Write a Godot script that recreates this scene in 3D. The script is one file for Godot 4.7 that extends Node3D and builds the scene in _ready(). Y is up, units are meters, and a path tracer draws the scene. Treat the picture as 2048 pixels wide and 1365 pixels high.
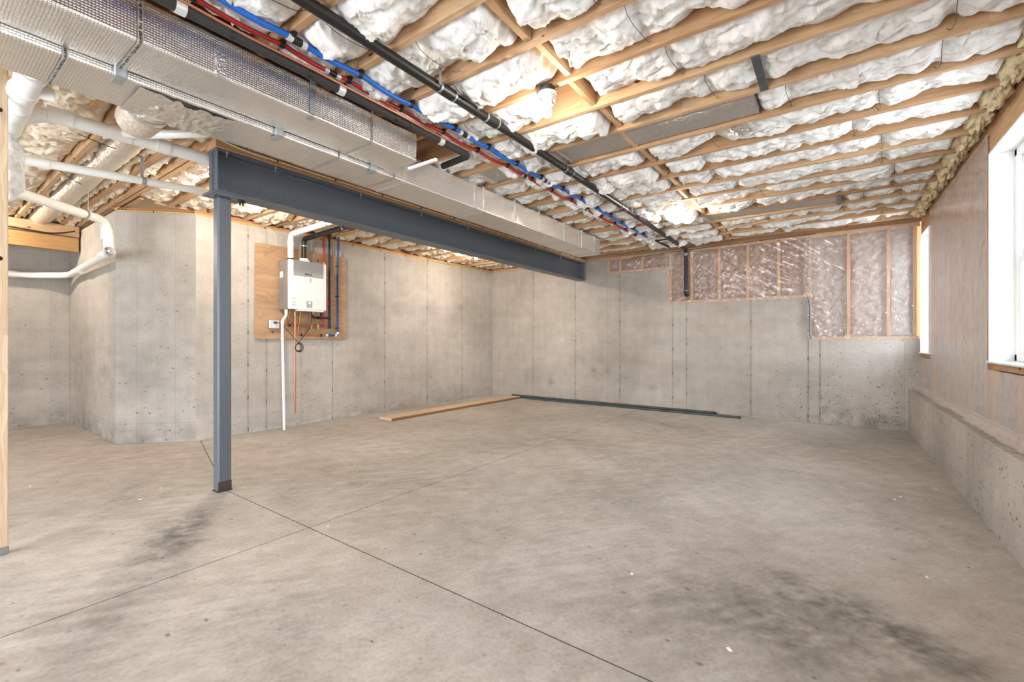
extends Node3D
# Unfinished basement: poured concrete walls, joist ceiling with fluffy insulation, steel beam, foil ducts, pipes.
# y up, metres. x grows towards the window wall, -z runs along the left wall to the far wall.

const XR := 0.90          # inner face of the framed window wall
const XP := 0.796         # front face of the low concrete ledge
const ZF := -7.65         # far wall
const XL := -6.03         # left wall
const ZS := -1.47         # side wall of the jog
const XB := -8.85         # back wall of the alcove
const YJ := 2.70          # underside of joists
const JT := 0.038
const JH := 0.235
const ZJ0 := -1.93        # joist nearest the camera axis
const DZ := 0.387
const ORD: Array[String] = ["first", "second", "third", "fourth", "fifth", "sixth", "seventh", "eighth", "ninth", "tenth", "eleventh", "twelfth", "thirteenth", "fourteenth", "fifteenth", "sixteenth", "seventeenth", "eighteenth", "nineteenth", "twentieth", "twenty-first", "twenty-second", "twenty-third", "twenty-fourth", "twenty-fifth"]

var rng := RandomNumberGenerator.new()
var N := FastNoiseLite.new()
var N2 := FastNoiseLite.new()
var M := {}

# ------------------------------------------------------------------ small helpers
func rnd(a: float, b: float) -> float:
	return rng.randf_range(a, b)

func begin() -> SurfaceTool:
	var st := SurfaceTool.new()
	st.begin(Mesh.PRIMITIVE_TRIANGLES)
	return st

func vtx(st: SurfaceTool, p: Vector3, n: Vector3, uv: Vector2) -> void:
	st.set_normal(n); st.set_uv(uv); st.add_vertex(p)

func tri(st: SurfaceTool, a: Vector3, b: Vector3, c: Vector3, na: Vector3, nb: Vector3, nc: Vector3, ua: Vector2, ub: Vector2, uc: Vector2) -> void:
	if (b - a).cross(c - a).dot(na + nb + nc) > 0.0:
		vtx(st, a, na, ua); vtx(st, c, nc, uc); vtx(st, b, nb, ub)
	else:
		vtx(st, a, na, ua); vtx(st, b, nb, ub); vtx(st, c, nc, uc)

func quad(st: SurfaceTool, a: Vector3, b: Vector3, c: Vector3, d: Vector3, n: Vector3, ua := Vector2.ZERO, ub := Vector2.RIGHT, uc := Vector2.ONE, ud := Vector2.DOWN) -> void:
	tri(st, a, b, c, n, n, n, ua, ub, uc)
	tri(st, a, c, d, n, n, n, ua, uc, ud)

# chamfered box; texture runs along its longest side
func cbox(st: SurfaceTool, c: Vector3, s: Vector3, b := 0.002, bs := Basis()) -> void:
	var h := s * 0.5
	b = minf(b, minf(h.x, minf(h.y, h.z)) * 0.9)
	var la := s.max_axis_index()
	var off := Vector2(rnd(0, 7), rnd(0, 7))
	var put := func(a: Vector3, p: Vector3, q: Vector3, n: Vector3) -> void:
		var na := n.abs().max_axis_index()
		var va := (la + 1) % 3
		if va == na: va = (la + 2) % 3
		if na == la: va = (la + 1) % 3
		var ul := la if na != la else (la + 2) % 3
		var f := func(v: Vector3) -> Vector2: return Vector2(v[ul], v[va] + 0.3 * float(na)) + off
		tri(st, c + bs * a, c + bs * p, c + bs * q, bs * n, bs * n, bs * n, f.call(a), f.call(p), f.call(q))
	var V := func(sg: Vector3, ax: int) -> Vector3:
		var r := Vector3(sg.x * (h.x - b), sg.y * (h.y - b), sg.z * (h.z - b))
		r[ax] = sg[ax] * h[ax]
		return r
	for ax in 3:
		var a1 := (ax + 1) % 3
		var a2 := (ax + 2) % 3
		for s0 in [-1.0, 1.0]:
			var q: Array[Vector3] = []
			for w in [Vector2(-1, -1), Vector2(1, -1), Vector2(1, 1), Vector2(-1, 1)]:
				var sg := Vector3.ZERO
				sg[ax] = s0; sg[a1] = w.x; sg[a2] = w.y
				q.append(V.call(sg, ax))
			var n := Vector3.ZERO
			n[ax] = s0
			put.call(q[0], q[1], q[2], n); put.call(q[0], q[2], q[3], n)
		for s1 in [-1.0, 1.0]:
			for s2 in [-1.0, 1.0]:
				var g := Vector3.ZERO
				g[a1] = s1; g[a2] = s2
				var lo := g; lo[ax] = -1.0
				var hi := g; hi[ax] = 1.0
				var n2 := g.normalized()
				put.call(V.call(lo, a1), V.call(hi, a1), V.call(hi, a2), n2)
				put.call(V.call(lo, a1), V.call(hi, a2), V.call(lo, a2), n2)
	for sx in [-1.0, 1.0]:
		for sy in [-1.0, 1.0]:
			for sz in [-1.0, 1.0]:
				var g2 := Vector3(sx, sy, sz)
				put.call(V.call(g2, 0), V.call(g2, 1), V.call(g2, 2), g2.normalized())

# rounds the corners of a path
func bend(pts: Array, rad: float, n := 6) -> PackedVector3Array:
	var out := PackedVector3Array()
	for i in pts.size():
		var p: Vector3 = pts[i]
		if i == 0 or i == pts.size() - 1:
			out.append(p)
			continue
		var a: Vector3 = pts[i - 1]
		var c: Vector3 = pts[i + 1]
		var r := minf(rad, minf(p.distance_to(a), p.distance_to(c)) * 0.48)
		var s := p + (a - p).normalized() * r
		var e := p + (c - p).normalized() * r
		for k in n + 1:
			var t := float(k) / n
			out.append(s.lerp(p, t).lerp(p.lerp(e, t), t))
	return out

func tube(st: SurfaceTool, pts: PackedVector3Array, r: float, sides := 16, caps := true, radii := PackedFloat32Array()) -> void:
	var m := pts.size()
	var up := Vector3.UP
	var ring_p: Array[PackedVector3Array] = []
	var ring_n: Array[PackedVector3Array] = []
	var lens := PackedFloat32Array()
	var L := 0.0
	var prev := Vector3.ZERO
	for i in m:
		var d := (pts[mini(i + 1, m - 1)] - pts[maxi(i - 1, 0)]).normalized()
		if i == 0:
			up = Vector3.UP if absf(d.y) < 0.9 else Vector3.RIGHT
		else:
			L += pts[i].distance_to(pts[i - 1])
		var side := d.cross(up).normalized()
		up = side.cross(d).normalized()
		var rp := PackedVector3Array()
		var rn := PackedVector3Array()
		var rr := radii[i] if radii.size() == m else r
		for k in sides + 1:
			var a := TAU * k / sides
			var n := side * cos(a) + up * sin(a)
			rn.append(n); rp.append(pts[i] + n * rr)
		ring_p.append(rp); ring_n.append(rn); lens.append(L)
		prev = d
	for i in m - 1:
		for k in sides:
			var u0 := Vector2(lens[i], float(k) / sides)
			var u1 := Vector2(lens[i + 1], float(k) / sides)
			var dv := Vector2(0, 1.0 / sides)
			tri(st, ring_p[i][k], ring_p[i + 1][k], ring_p[i + 1][k + 1], ring_n[i][k], ring_n[i + 1][k], ring_n[i + 1][k + 1], u0, u1, u1 + dv)
			tri(st, ring_p[i][k], ring_p[i + 1][k + 1], ring_p[i][k + 1], ring_n[i][k], ring_n[i + 1][k + 1], ring_n[i][k + 1], u0, u1 + dv, u0 + dv)
	if caps:
		for e in [0, m - 1]:
			var nn := (pts[0] - pts[1]).normalized() if e == 0 else (pts[m - 1] - pts[m - 2]).normalized()
			for k in sides:
				tri(st, pts[e], ring_p[e][k], ring_p[e][k + 1], nn, nn, nn, Vector2(0.5, 0.5), Vector2(0, 0), Vector2(1, 0))

func rod(st: SurfaceTool, a: Vector3, b: Vector3, r: float, sides := 14) -> void:
	tube(st, PackedVector3Array([a, b]), r, sides)

# a ring (sleeve) round a rod from a to b
func sleeve(st: SurfaceTool, a: Vector3, b: Vector3, r: float, lip := 0.15) -> void:
	var l := b - a
	tube(st, PackedVector3Array([a, a + l * 0.04, a + l * lip, b - l * lip, b - l * 0.04, b]), r, 18, true, PackedFloat32Array([r * 0.94, r, r, r, r, r * 0.94]))

func lathe(st: SurfaceTool, at: Vector3, prof: Array, axis := Vector3.UP, sides := 24) -> void:
	var pts := PackedVector3Array()
	var rr := PackedFloat32Array()
	for p in prof:
		pts.append(at + axis * p.y); rr.append(p.x)
	tube(st, pts, 1.0, sides, true, rr)

# sheet from fn(u, v) with n x m cells -> ArrayMesh (flip: look of the normals)
func sheet(nu: int, nv: int, fn: Callable, flip := false) -> ArrayMesh:
	var P := PackedVector3Array()
	var U := PackedVector2Array()
	P.resize((nu + 1) * (nv + 1)); U.resize(P.size())
	var i := 0
	for a in nu + 1:
		for b in nv + 1:
			P[i] = fn.call(float(a) / nu, float(b) / nv)
			U[i] = Vector2(P[i].x + P[i].z * 0.31, P[i].y + P[i].z * 0.77)
			i += 1
	return grid_arrays(P, U, nu, nv, flip)

func grid_arrays(P: PackedVector3Array, U: PackedVector2Array, nu: int, nv: int, flip: bool) -> ArrayMesh:
	var w := nv + 1
	var NN := PackedVector3Array()
	NN.resize(P.size())
	for a in nu + 1:
		var a0 := maxi(a - 1, 0) * w
		var a1 := mini(a + 1, nu) * w
		for b in w:
			var n := (P[a1 + b] - P[a0 + b]).cross(P[a * w + mini(b + 1, nv)] - P[a * w + maxi(b - 1, 0)]).normalized()
			NN[a * w + b] = -n if flip else n
	var I := PackedInt32Array()
	I.resize(nu * nv * 6)
	var k := 0
	for a in nu:
		for b in nv:
			var p := a * w + b
			if flip:
				I[k] = p; I[k + 1] = p + w; I[k + 2] = p + w + 1; I[k + 3] = p; I[k + 4] = p + w + 1; I[k + 5] = p + 1
			else:
				I[k] = p; I[k + 1] = p + w + 1; I[k + 2] = p + w; I[k + 3] = p; I[k + 4] = p + 1; I[k + 5] = p + w + 1
			k += 6
	var arr := []
	arr.resize(Mesh.ARRAY_MAX)
	arr[Mesh.ARRAY_VERTEX] = P; arr[Mesh.ARRAY_NORMAL] = NN; arr[Mesh.ARRAY_TEX_UV] = U; arr[Mesh.ARRAY_INDEX] = I
	var m := ArrayMesh.new()
	m.add_surface_from_arrays(Mesh.PRIMITIVE_TRIANGLES, arr)
	return m

func where(n: Node) -> Vector3:
	var p := Vector3.ZERO
	while n is Node3D and n != self:
		p += n.position
		n = n.get_parent()
	return p

# commits a shape given in room coordinates as one named mesh under parent
func obj(called: String, shape, m: Material, parent: Node = null) -> MeshInstance3D:
	var mesh: ArrayMesh = shape if shape is ArrayMesh else shape.commit()
	var at := Vector3.ZERO
	if parent == null:
		var bb := mesh.get_aabb()
		at = Vector3(bb.get_center().x, bb.position.y, bb.get_center().z)
	else:
		at = where(parent)
	var st := SurfaceTool.new()
	st.begin(Mesh.PRIMITIVE_TRIANGLES)
	for s in mesh.get_surface_count():
		st.append_from(mesh, s, Transform3D(Basis(), -at))
	if m.normal_enabled:
		st.index(); st.generate_tangents()
	var o := MeshInstance3D.new()
	o.name = called
	o.mesh = st.commit()
	o.material_override = null
	o.set_surface_override_material(0, m)
	o.cast_shadow = GeometryInstance3D.SHADOW_CASTING_SETTING_ON
	(parent if parent else self).add_child(o, true)
	if parent == null:
		o.position = at
	return o

func tag(o: Node, label: String, category: String, group := "", kind := "") -> Node:
	o.set_meta("label", label); o.set_meta("category", category)
	if group: o.set_meta("group", group)
	if kind: o.set_meta("kind", kind)
	return o

func thing(called: String, label: String, category: String, at := Vector3.ZERO, group := "", kind := "") -> Node3D:
	var o := Node3D.new()
	o.name = called
	add_child(o, true)
	o.position = at
	tag(o, label, category, group, kind)
	return o

func mat(col: Color, rough := 0.8, metal := 0.0) -> StandardMaterial3D:
	var m := StandardMaterial3D.new()
	m.albedo_color = col; m.roughness = rough; m.metallic = metal
	return m

func c8(r: int, g: int, b: int) -> Color:
	return Color8(r, g, b)

# ------------------------------------------------------------------ textures
func noise(freq: float, sd: int, oct := 4, type := FastNoiseLite.TYPE_SIMPLEX_SMOOTH) -> FastNoiseLite:
	var n := FastNoiseLite.new()
	n.noise_type = type; n.seed = sd; n.frequency = freq; n.fractal_octaves = oct; n.fractal_type = FastNoiseLite.FRACTAL_FBM
	return n

func as_tex(w: int, h: int, d: PackedByteArray) -> ImageTexture:
	return ImageTexture.create_from_image(Image.create_from_data(w, h, false, Image.FORMAT_RGB8, d))

func wood_tex(sd: int, dark: Color, light: Color, knots: int) -> ImageTexture:
	var w := 512
	var d := PackedByteArray()
	d.resize(w * w * 3)
	var n := noise(1.0, sd, 3)
	var f := noise(1.0, sd + 9, 2)
	var ks := []
	for k in knots:
		ks.append(Vector3(rnd(0.05, 0.95), rnd(0.05, 0.95), rnd(0.005, 0.011)))
	var i := 0
	for y in w:
		var v := float(y) / w
		for x in w:
			var u := float(x) / w
			var wob := n.get_noise_2d(u * 3.0, v * 6.0) * 0.06
			var kd := 0.0
			for k in ks:
				var q := Vector2((u - k.x) * 0.8, v - k.y)
				var l: float = q.length() / k.z
				if l < 5.0:
					wob += 0.03 * signf(q.y) * exp(-l * 0.6)
					kd = maxf(kd, smoothstep(1.25, 0.8, l))
			var g := n.get_noise_2d(u * 1.2 + 20.0, (v + wob) * 26.0) * 0.5 + 0.5
			g = g * 0.75 + 0.25 * (f.get_noise_2d(u * 6.0, (v + wob) * 130.0) * 0.5 + 0.5)
			g = clampf(g + 0.16 * n.get_noise_2d(u * 2.0 + 5.0, v * 3.0), 0.0, 1.0)
			var c := dark.lerp(light, g).lerp(Color(0.28, 0.15, 0.08), kd * 0.85)
			d[i] = c.r8; d[i + 1] = c.g8; d[i + 2] = c.b8
			i += 3
	return as_tex(w, w, d)

# poured concrete; extra(x, y) in metres returns darkening; pits: Callable(rng) -> Vector3(x, y, size) in metres
func concrete_tex(w: int, h: int, mw: float, mh: float, sd: int, wall: bool, extra: Callable, pits: int, pit_at: Callable) -> ImageTexture:
	var d := PackedByteArray()
	d.resize(w * h * 3)
	var a := noise(0.55, sd, 4)
	var b := noise(4.5, sd + 1, 3)
	var e := noise(1.0, sd + 2, 3)
	var c0 := c8(160, 151, 140) if wall else c8(158, 149, 137)
	var c1 := c8(214, 208, 200) if wall else c8(206, 200, 192)
	var grey := c8(176, 172, 166)
	var i := 0
	for y in h:
		var my := mh * (float(y) + 0.5) / h
		for x in w:
			var mx := mw * (float(x) + 0.5) / w
			var t := 0.62 + 0.40 * a.get_noise_2d(mx, my) + (0.15 if wall else 0.27) * b.get_noise_2d(mx, my) + 0.05 * (float((x * 7349 + y * 9151 + x * y * 31) % 97) / 97.0 - 0.5)
			if wall:
				t += 0.09 * e.get_noise_2d(mx * 7.0, my * 0.45) + 0.13 * e.get_noise_2d(mx * 0.5 + 31.0, my * 3.2)
			else:
				var p := mx * 0.80 + my * 0.60
				var q := my * 0.80 - mx * 0.60
				t += 0.16 * b.get_noise_2d(q * 2.2 + 9.0, p * 4.5) + 0.34 * e.get_noise_2d(q * 1.6, p * 13.0) * (0.5 + a.get_noise_2d(mx + 40.0, my))
			var gr := clampf(0.45 + 0.9 * a.get_noise_2d(mx * 0.8 + 70.0, my * 0.8), 0.0, 0.8)
			var dk: float = extra.call(mx, my)
			t = clampf(t, 0.0, 1.0)
			var c := c0.lerp(c1, t).lerp(grey * (0.80 + 0.26 * t), gr * 0.6)
			c = c * (1.0 - dk)
			d[i] = clampi(c.r8, 0, 255); d[i + 1] = clampi(c.g8, 0, 255); d[i + 2] = clampi(c.b8, 0, 255)
			i += 3
	for k in pits:
		var q3: Vector3 = pit_at.call()
		var rx := q3.z * w / mw * rnd(0.8, 1.9)
		var ry := q3.z * h / mh * rnd(0.6, 1.1)
		var px := q3.x * w / mw
		var py := q3.y * h / mh
		var str := rnd(0.15, 0.5)
		for yy in range(maxi(0, int(py - ry - 1)), mini(h, int(py + ry + 2))):
			for xx in range(maxi(0, int(px - rx - 1)), mini(w, int(px + rx + 2))):
				var l := Vector2((xx - px) / maxf(rx, 0.5), (yy - py) / maxf(ry, 0.5)).length()
				var f := 1.0 - str * clampf(1.35 - l, 0.0, 1.0)
				var j := (yy * w + xx) * 3
				d[j] = int(d[j] * f); d[j + 1] = int(d[j + 1] * f); d[j + 2] = int(d[j + 2] * f)
	return as_tex(w, h, d)

# thin mortar line left by the forms, with rusty tie marks up its length
func joint_marks(d: float, y: float, id: float) -> float:
	if absf(d) > 0.02: return 0.0
	var k := 0.12 * clampf(1.0 - absf(d) / 0.006, 0.0, 1.0)
	var t := fposmod(y + absf(id) * 0.37, 0.41) - 0.2
	return k + (0.24 if absf(d) < 0.008 and absf(t) < 0.022 else 0.0)

func tex_noise(sd: int, freq: float, oct: int, size := 512, bump := 0.0) -> NoiseTexture2D:
	var t := NoiseTexture2D.new()
	t.width = size; t.height = size; t.seamless = true
	t.noise = noise(freq, sd, oct)
	t.generate_mipmaps = false
	if bump > 0.0:
		t.as_normal_map = true; t.bump_strength = bump
	return t

func bubble_tex() -> ImageTexture:
	var w := 128
	var d := PackedByteArray()
	d.resize(w * w * 3)
	var i := 0
	for y in w:
		for x in w:
			var fx := fposmod(float(x) / w * 8.0, 1.0) - 0.5
			var fy := fposmod(float(y) / w * 8.0, 1.0) - 0.5
			var hgt := clampf(1.0 - (fx * fx + fy * fy) * 5.2, 0.0, 1.0)
			var v := int(255.0 * sqrt(hgt))
			d[i] = v; d[i + 1] = v; d[i + 2] = v
			i += 3
	return as_tex(w, w, d)

func stripes_tex(sd: int, base: Color, ink: Color) -> ImageTexture:   # illegible rows of print
	rng.seed = sd
	var im := Image.create(256, 32, false, Image.FORMAT_RGB8)
	im.fill(base)
	var x := 2
	while x < 252:
		var bw := rng.randi_range(2, 5)
		im.fill_rect(Rect2i(x, rng.randi_range(5, 9), bw, rng.randi_range(14, 19)), ink)
		x += bw + rng.randi_range(1, 2) + (6 if rng.randf() < 0.16 else 0)
	return ImageTexture.create_from_image(im)

func grain(m: StandardMaterial3D) -> StandardMaterial3D:
	# fine aggregate and pin holes, the same scale on every poured surface
	if not M.has("grain"):
		var t := tex_noise(93, 0.05, 5, 1024)
		var g := Gradient.new()
		g.offsets = PackedFloat32Array([0.0, 0.08, 0.15, 0.45, 0.75, 1.0])
		g.colors = PackedColorArray([Color(0.70, 0.69, 0.67), Color(0.84, 0.83, 0.82), Color(0.93, 0.928, 0.925), Color(0.975, 0.973, 0.97), Color(1, 1, 1), Color(1, 1, 1)])
		t.color_ramp = g
		M.grain = t
	m.detail_enabled = true
	m.detail_albedo = M.grain
	m.detail_blend_mode = BaseMaterial3D.BLEND_MODE_MUL
	m.detail_uv_layer = BaseMaterial3D.DETAIL_UV_2
	m.uv2_triplanar = true; m.uv2_world_triplanar = true
	m.uv2_scale = Vector3(0.75, 0.75, 0.75)
	return m

func tex_mat(t: Texture2D, sc: Vector3, rough := 0.8, metal := 0.0) -> StandardMaterial3D:
	var m := mat(Color.WHITE, rough, metal)
	m.albedo_texture = t; m.uv1_scale = sc
	return m

func materials() -> void:
	M.wood = []
	for k in 3:
		var m := tex_mat(wood_tex(100 + k * 17, [c8(184, 146, 108), c8(192, 156, 118), c8(172, 134, 98)][k], [c8(228, 202, 168), c8(232, 208, 174), c8(220, 190, 154)][k], 4), Vector3(0.7, 1.6, 1), 0.75)
		m.albedo_color = Color(0.94, 0.90, 0.86)
		M.wood.append(m)
	M.stud = tex_mat(M.wood[1].albedo_texture, Vector3(0.7, 1.6, 1), 0.8)
	M.stud.albedo_color = Color(0.98, 0.90, 0.84)
	M.plank = tex_mat(wood_tex(301, c8(192, 168, 138), c8(220, 202, 176), 3), Vector3(0.5, 1.4, 1), 0.75)
	M.plank_edge = tex_mat(M.wood[2].albedo_texture, Vector3(0.5, 1.4, 1), 0.75)
	M.plank_edge.albedo_color = Color(0.74, 0.64, 0.54)
	M.ply = tex_mat(wood_tex(404, c8(150, 118, 88), c8(198, 164, 130), 6), Vector3(0.8, 0.45, 1), 0.7)
	M.osb = mat(c8(176, 136, 96), 0.9)
	M.fluff = mat(c8(246, 246, 245), 1.0)
	M.fluff.normal_enabled = true
	M.fluff.normal_texture = tex_noise(5, 0.022, 5, 512, 6.0)
	M.fluff.normal_scale = 0.8
	M.fluff.uv1_triplanar = true; M.fluff.uv1_world_triplanar = true; M.fluff.uv1_scale = Vector3(3.2, 3.2, 3.2)
	var fr := Gradient.new()
	fr.offsets = PackedFloat32Array([0.0, 0.35, 0.6, 1.0])
	fr.colors = PackedColorArray([c8(206, 196, 188), c8(236, 232, 228), c8(250, 249, 247), c8(255, 255, 255)])
	var ft := tex_noise(15, 0.012, 5, 512)
	ft.noise.domain_warp_enabled = true
	ft.noise.domain_warp_amplitude = 60.0
	ft.noise.domain_warp_frequency = 0.012
	ft.color_ramp = fr
	M.fluff.albedo_texture = ft
	M.fluff_old = M.fluff.duplicate()
	M.fluff_old.albedo_color = c8(240, 226, 204)
	M.foam = M.fluff.duplicate()
	M.foam.albedo_color = c8(226, 210, 172)
	M.pink = M.fluff.duplicate()
	M.pink.albedo_color = Color.WHITE
	M.pink.normal_scale = 0.45
	var ramp := Gradient.new()
	ramp.set_color(0, c8(126, 92, 76)); ramp.set_color(1, c8(206, 178, 162))
	var pt := tex_noise(71, 0.012, 4)
	pt.color_ramp = ramp
	M.pink.albedo_texture = pt
	M.pink.uv1_scale = Vector3(1.6, 1.6, 1.6)
	M.greybatt = M.pink.duplicate()
	var ramp2 := Gradient.new()
	ramp2.set_color(0, c8(158, 136, 124)); ramp2.set_color(1, c8(204, 188, 178))
	var pt2 := tex_noise(72, 0.010, 4)
	pt2.color_ramp = ramp2
	M.greybatt.albedo_texture = pt2
	M.foil = mat(c8(228, 225, 220), 0.27, 0.92)
	M.foil.heightmap_enabled = false
	M.foil.normal_enabled = true
	M.foil.normal_texture = bubble_normal()
	M.foil.normal_scale = 0.42
	M.foil.uv1_scale = Vector3(11.0, 11.0, 1)
	M.foil_crumple = mat(c8(226, 222, 214), 0.30, 0.9)
	M.foil_crumple.normal_enabled = true
	M.foil_crumple.normal_texture = tex_noise(31, 0.02, 4, 512, 8.0)
	M.foil_crumple.normal_scale = 0.6
	M.foil_crumple.uv1_scale = Vector3(1.2, 2.2, 1)
	M.foil_tape = mat(c8(222, 220, 216), 0.25, 0.9)
	M.foil_tape.normal_enabled = true
	M.foil_tape.normal_texture = M.foil_crumple.normal_texture
	M.foil_tape.uv1_scale = Vector3(6, 6, 1)
	M.print_tape = tex_mat(stripes_tex(11, c8(176, 168, 158), c8(28, 27, 28)), Vector3(2.4, 1, 1), 0.45)
	M.print_white = tex_mat(stripes_tex(12, c8(236, 232, 226), c8(120, 116, 112)), Vector3(1, 1, 1), 0.6)
	M.galv = mat(c8(176, 180, 182), 0.42, 0.75)
	M.zinc = mat(c8(150, 152, 154), 0.5, 0.6)
	M.steel = mat(c8(92, 99, 107), 0.44, 0.0)
	M.steel.normal_enabled = true
	M.steel.normal_texture = tex_noise(44, 0.02, 3, 256, 1.2)
	M.steel.uv1_triplanar = true; M.steel.uv1_scale = Vector3(4, 4, 4)
	M.rod = mat(c8(78, 86, 88), 0.5, 0.2)
	M.iron = mat(c8(36, 35, 35), 0.42, 0.25)
	M.black = mat(c8(26, 26, 28), 0.5)
	M.foamsleeve = mat(c8(48, 47, 47), 0.8)
	M.blue = mat(c8(28, 98, 190), 0.4)
	M.red = mat(c8(176, 44, 36), 0.4)
	M.pvc = mat(c8(236, 236, 232), 0.32)
	M.white = mat(c8(240, 240, 238), 0.4)
	M.sleeve = mat(c8(214, 214, 212), 0.35, 0.3)
	M.copper = mat(c8(198, 134, 104), 0.36, 0.8)
	M.brass = mat(c8(168, 138, 88), 0.4, 0.8)
	M.cable = mat(c8(226, 214, 176), 0.55)
	M.cable_yellow = mat(c8(214, 188, 92), 0.55)
	M.cable_red = mat(c8(206, 120, 84), 0.6)
	M.wire = mat(c8(70, 64, 60), 0.5, 0.5)
	M.poly = mat(Color(0.93, 0.91, 0.90, 0.17), 0.10)
	M.poly.transparency = BaseMaterial3D.TRANSPARENCY_ALPHA
	M.poly.cull_mode = BaseMaterial3D.CULL_DISABLED
	M.poly_thick = M.poly.duplicate()
	M.poly_thick.albedo_color = Color(0.90, 0.87, 0.86, 0.36)
	M.poly_thick.roughness = 0.22
	M.glass = mat(Color(0.9, 0.95, 1.0, 0.06), 0.02)
	M.glass.transparency = BaseMaterial3D.TRANSPARENCY_ALPHA
	M.grout = mat(c8(70, 62, 54), 0.95)
	M.heater_white = mat(c8(232, 232, 230), 0.28)
	M.heater_grey = mat(c8(150, 146, 142), 0.4, 0.3)
	M.heater_silver = mat(c8(158, 158, 160), 0.35, 0.45)
	M.ink = mat(c8(40, 40, 42), 0.6)
	M.dirt = mat(c8(70, 62, 54), 0.9)
	M.chip = mat(c8(240, 238, 230), 0.8)

func bubble_normal() -> ImageTexture:
	var im: Image = bubble_tex().get_image()
	im.bump_map_to_normal_map(6.0)
	return ImageTexture.create_from_image(im)

func wood(i: int) -> StandardMaterial3D:
	return M.wood[posmod(i, 3)]

# ------------------------------------------------------------------ setting
func light_and_camera() -> void:
	var cam := Camera3D.new()
	cam.name = "camera"
	cam.fov = rad_to_deg(2.0 * atan(682.5 / 890.0))
	cam.position = Vector3(0, 1.17, 0)
	cam.rotation.y = deg_to_rad(35.75)
	cam.near = 0.05; cam.far = 100.0
	add_child(cam)
	cam.current = true
	var env := Environment.new()
	env.background_mode = Environment.BG_SKY
	var sky := Sky.new()
	var sm := ProceduralSkyMaterial.new()
	sm.sky_top_color = c8(214, 226, 244); sm.sky_horizon_color = c8(244, 246, 250)
	sm.ground_bottom_color = c8(196, 200, 196); sm.ground_horizon_color = c8(236, 238, 238)
	sm.sky_energy_multiplier = 2.2; sm.ground_energy_multiplier = 1.6
	sky.sky_material = sm
	env.sky = sky
	env.tonemap_mode = Environment.TONE_MAPPER_LINEAR
	env.tonemap_exposure = 1.23
	env.sdfgi_enabled = true; env.ssao_enabled = true; env.ssil_enabled = true
	var we := WorldEnvironment.new()
	we.name = "environment"; we.environment = env
	add_child(we)
	# daylight standing in the window and door openings
	daylight("window_daylight", Vector3(1.75, 1.80, -3.93), Vector2(1.6, 1.6), Vector3(0, PI / 2, 0), 9.0)
	daylight("window_daylight", Vector3(1.75, 1.90, -7.20), Vector2(0.9, 1.6), Vector3(0, PI / 2, 0), 10.0)
	daylight("window_daylight", Vector3(1.75, 1.80, -0.6), Vector2(1.6, 1.6), Vector3(0, PI / 2, 0), 12.0)
	daylight("door_daylight", Vector3(-3.1, 1.10, 3.30), Vector2(3.4, 2.0), Vector3.ZERO, 30.0)

func daylight(called: String, at: Vector3, size: Vector2, rot: Vector3, e: float) -> void:
	var l := AreaLight3D.new()
	l.name = called
	l.area_size = size
	l.position = at; l.rotation = rot
	l.light_color = Color(0.92, 0.96, 1.0)
	l.light_energy = e
	l.area_range = 30.0
	l.area_attenuation = 2.0
	l.shadow_enabled = true
	add_child(l, true)

func wall_piece(st: SurfaceTool, a: Vector3, b: Vector3, y0: float, y1: float, th: float, nrm: Vector3, uv: Callable) -> void:
	# upright slab from a to b (its front face), th thick behind
	var bk := -nrm * th
	var c := 0.0025
	var d := (b - a).normalized()
	var f := func(p: Vector3, y: float) -> Vector3: return Vector3(p.x, y, p.z)
	var i0: Vector3 = a + d * c
	var i1: Vector3 = b - d * c
	var A: Vector3 = f.call(i0, y0 + c); var B: Vector3 = f.call(i1, y0 + c); var C: Vector3 = f.call(i1, y1 - c); var D: Vector3 = f.call(i0, y1 - c)
	var s := -nrm * c
	var A2: Vector3 = f.call(a, y0) + s; var B2: Vector3 = f.call(b, y0) + s; var C2: Vector3 = f.call(b, y1) + s; var D2: Vector3 = f.call(a, y1) + s
	var q := func(p0: Vector3, p1: Vector3, p2: Vector3, p3: Vector3, n: Vector3) -> void:
		quad(st, p0, p1, p2, p3, n.normalized(), uv.call(p0), uv.call(p1), uv.call(p2), uv.call(p3))
	q.call(A, B, C, D, nrm)
	q.call(A, B, B2, A2, nrm - Vector3.UP); q.call(D, C, C2, D2, nrm + Vector3.UP)
	q.call(A, D, D2, A2, nrm - d); q.call(B, C, C2, B2, nrm + d)
	q.call(A2, B2, B2 + bk, A2 + bk, Vector3.DOWN); q.call(D2, C2, C2 + bk, D2 + bk, Vector3.UP)
	q.call(A2, D2, D2 + bk, A2 + bk, -d); q.call(B2, C2, C2 + bk, B2 + bk, d)
	q.call(A2 + bk, B2 + bk, C2 + bk, D2 + bk, -nrm)

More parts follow.
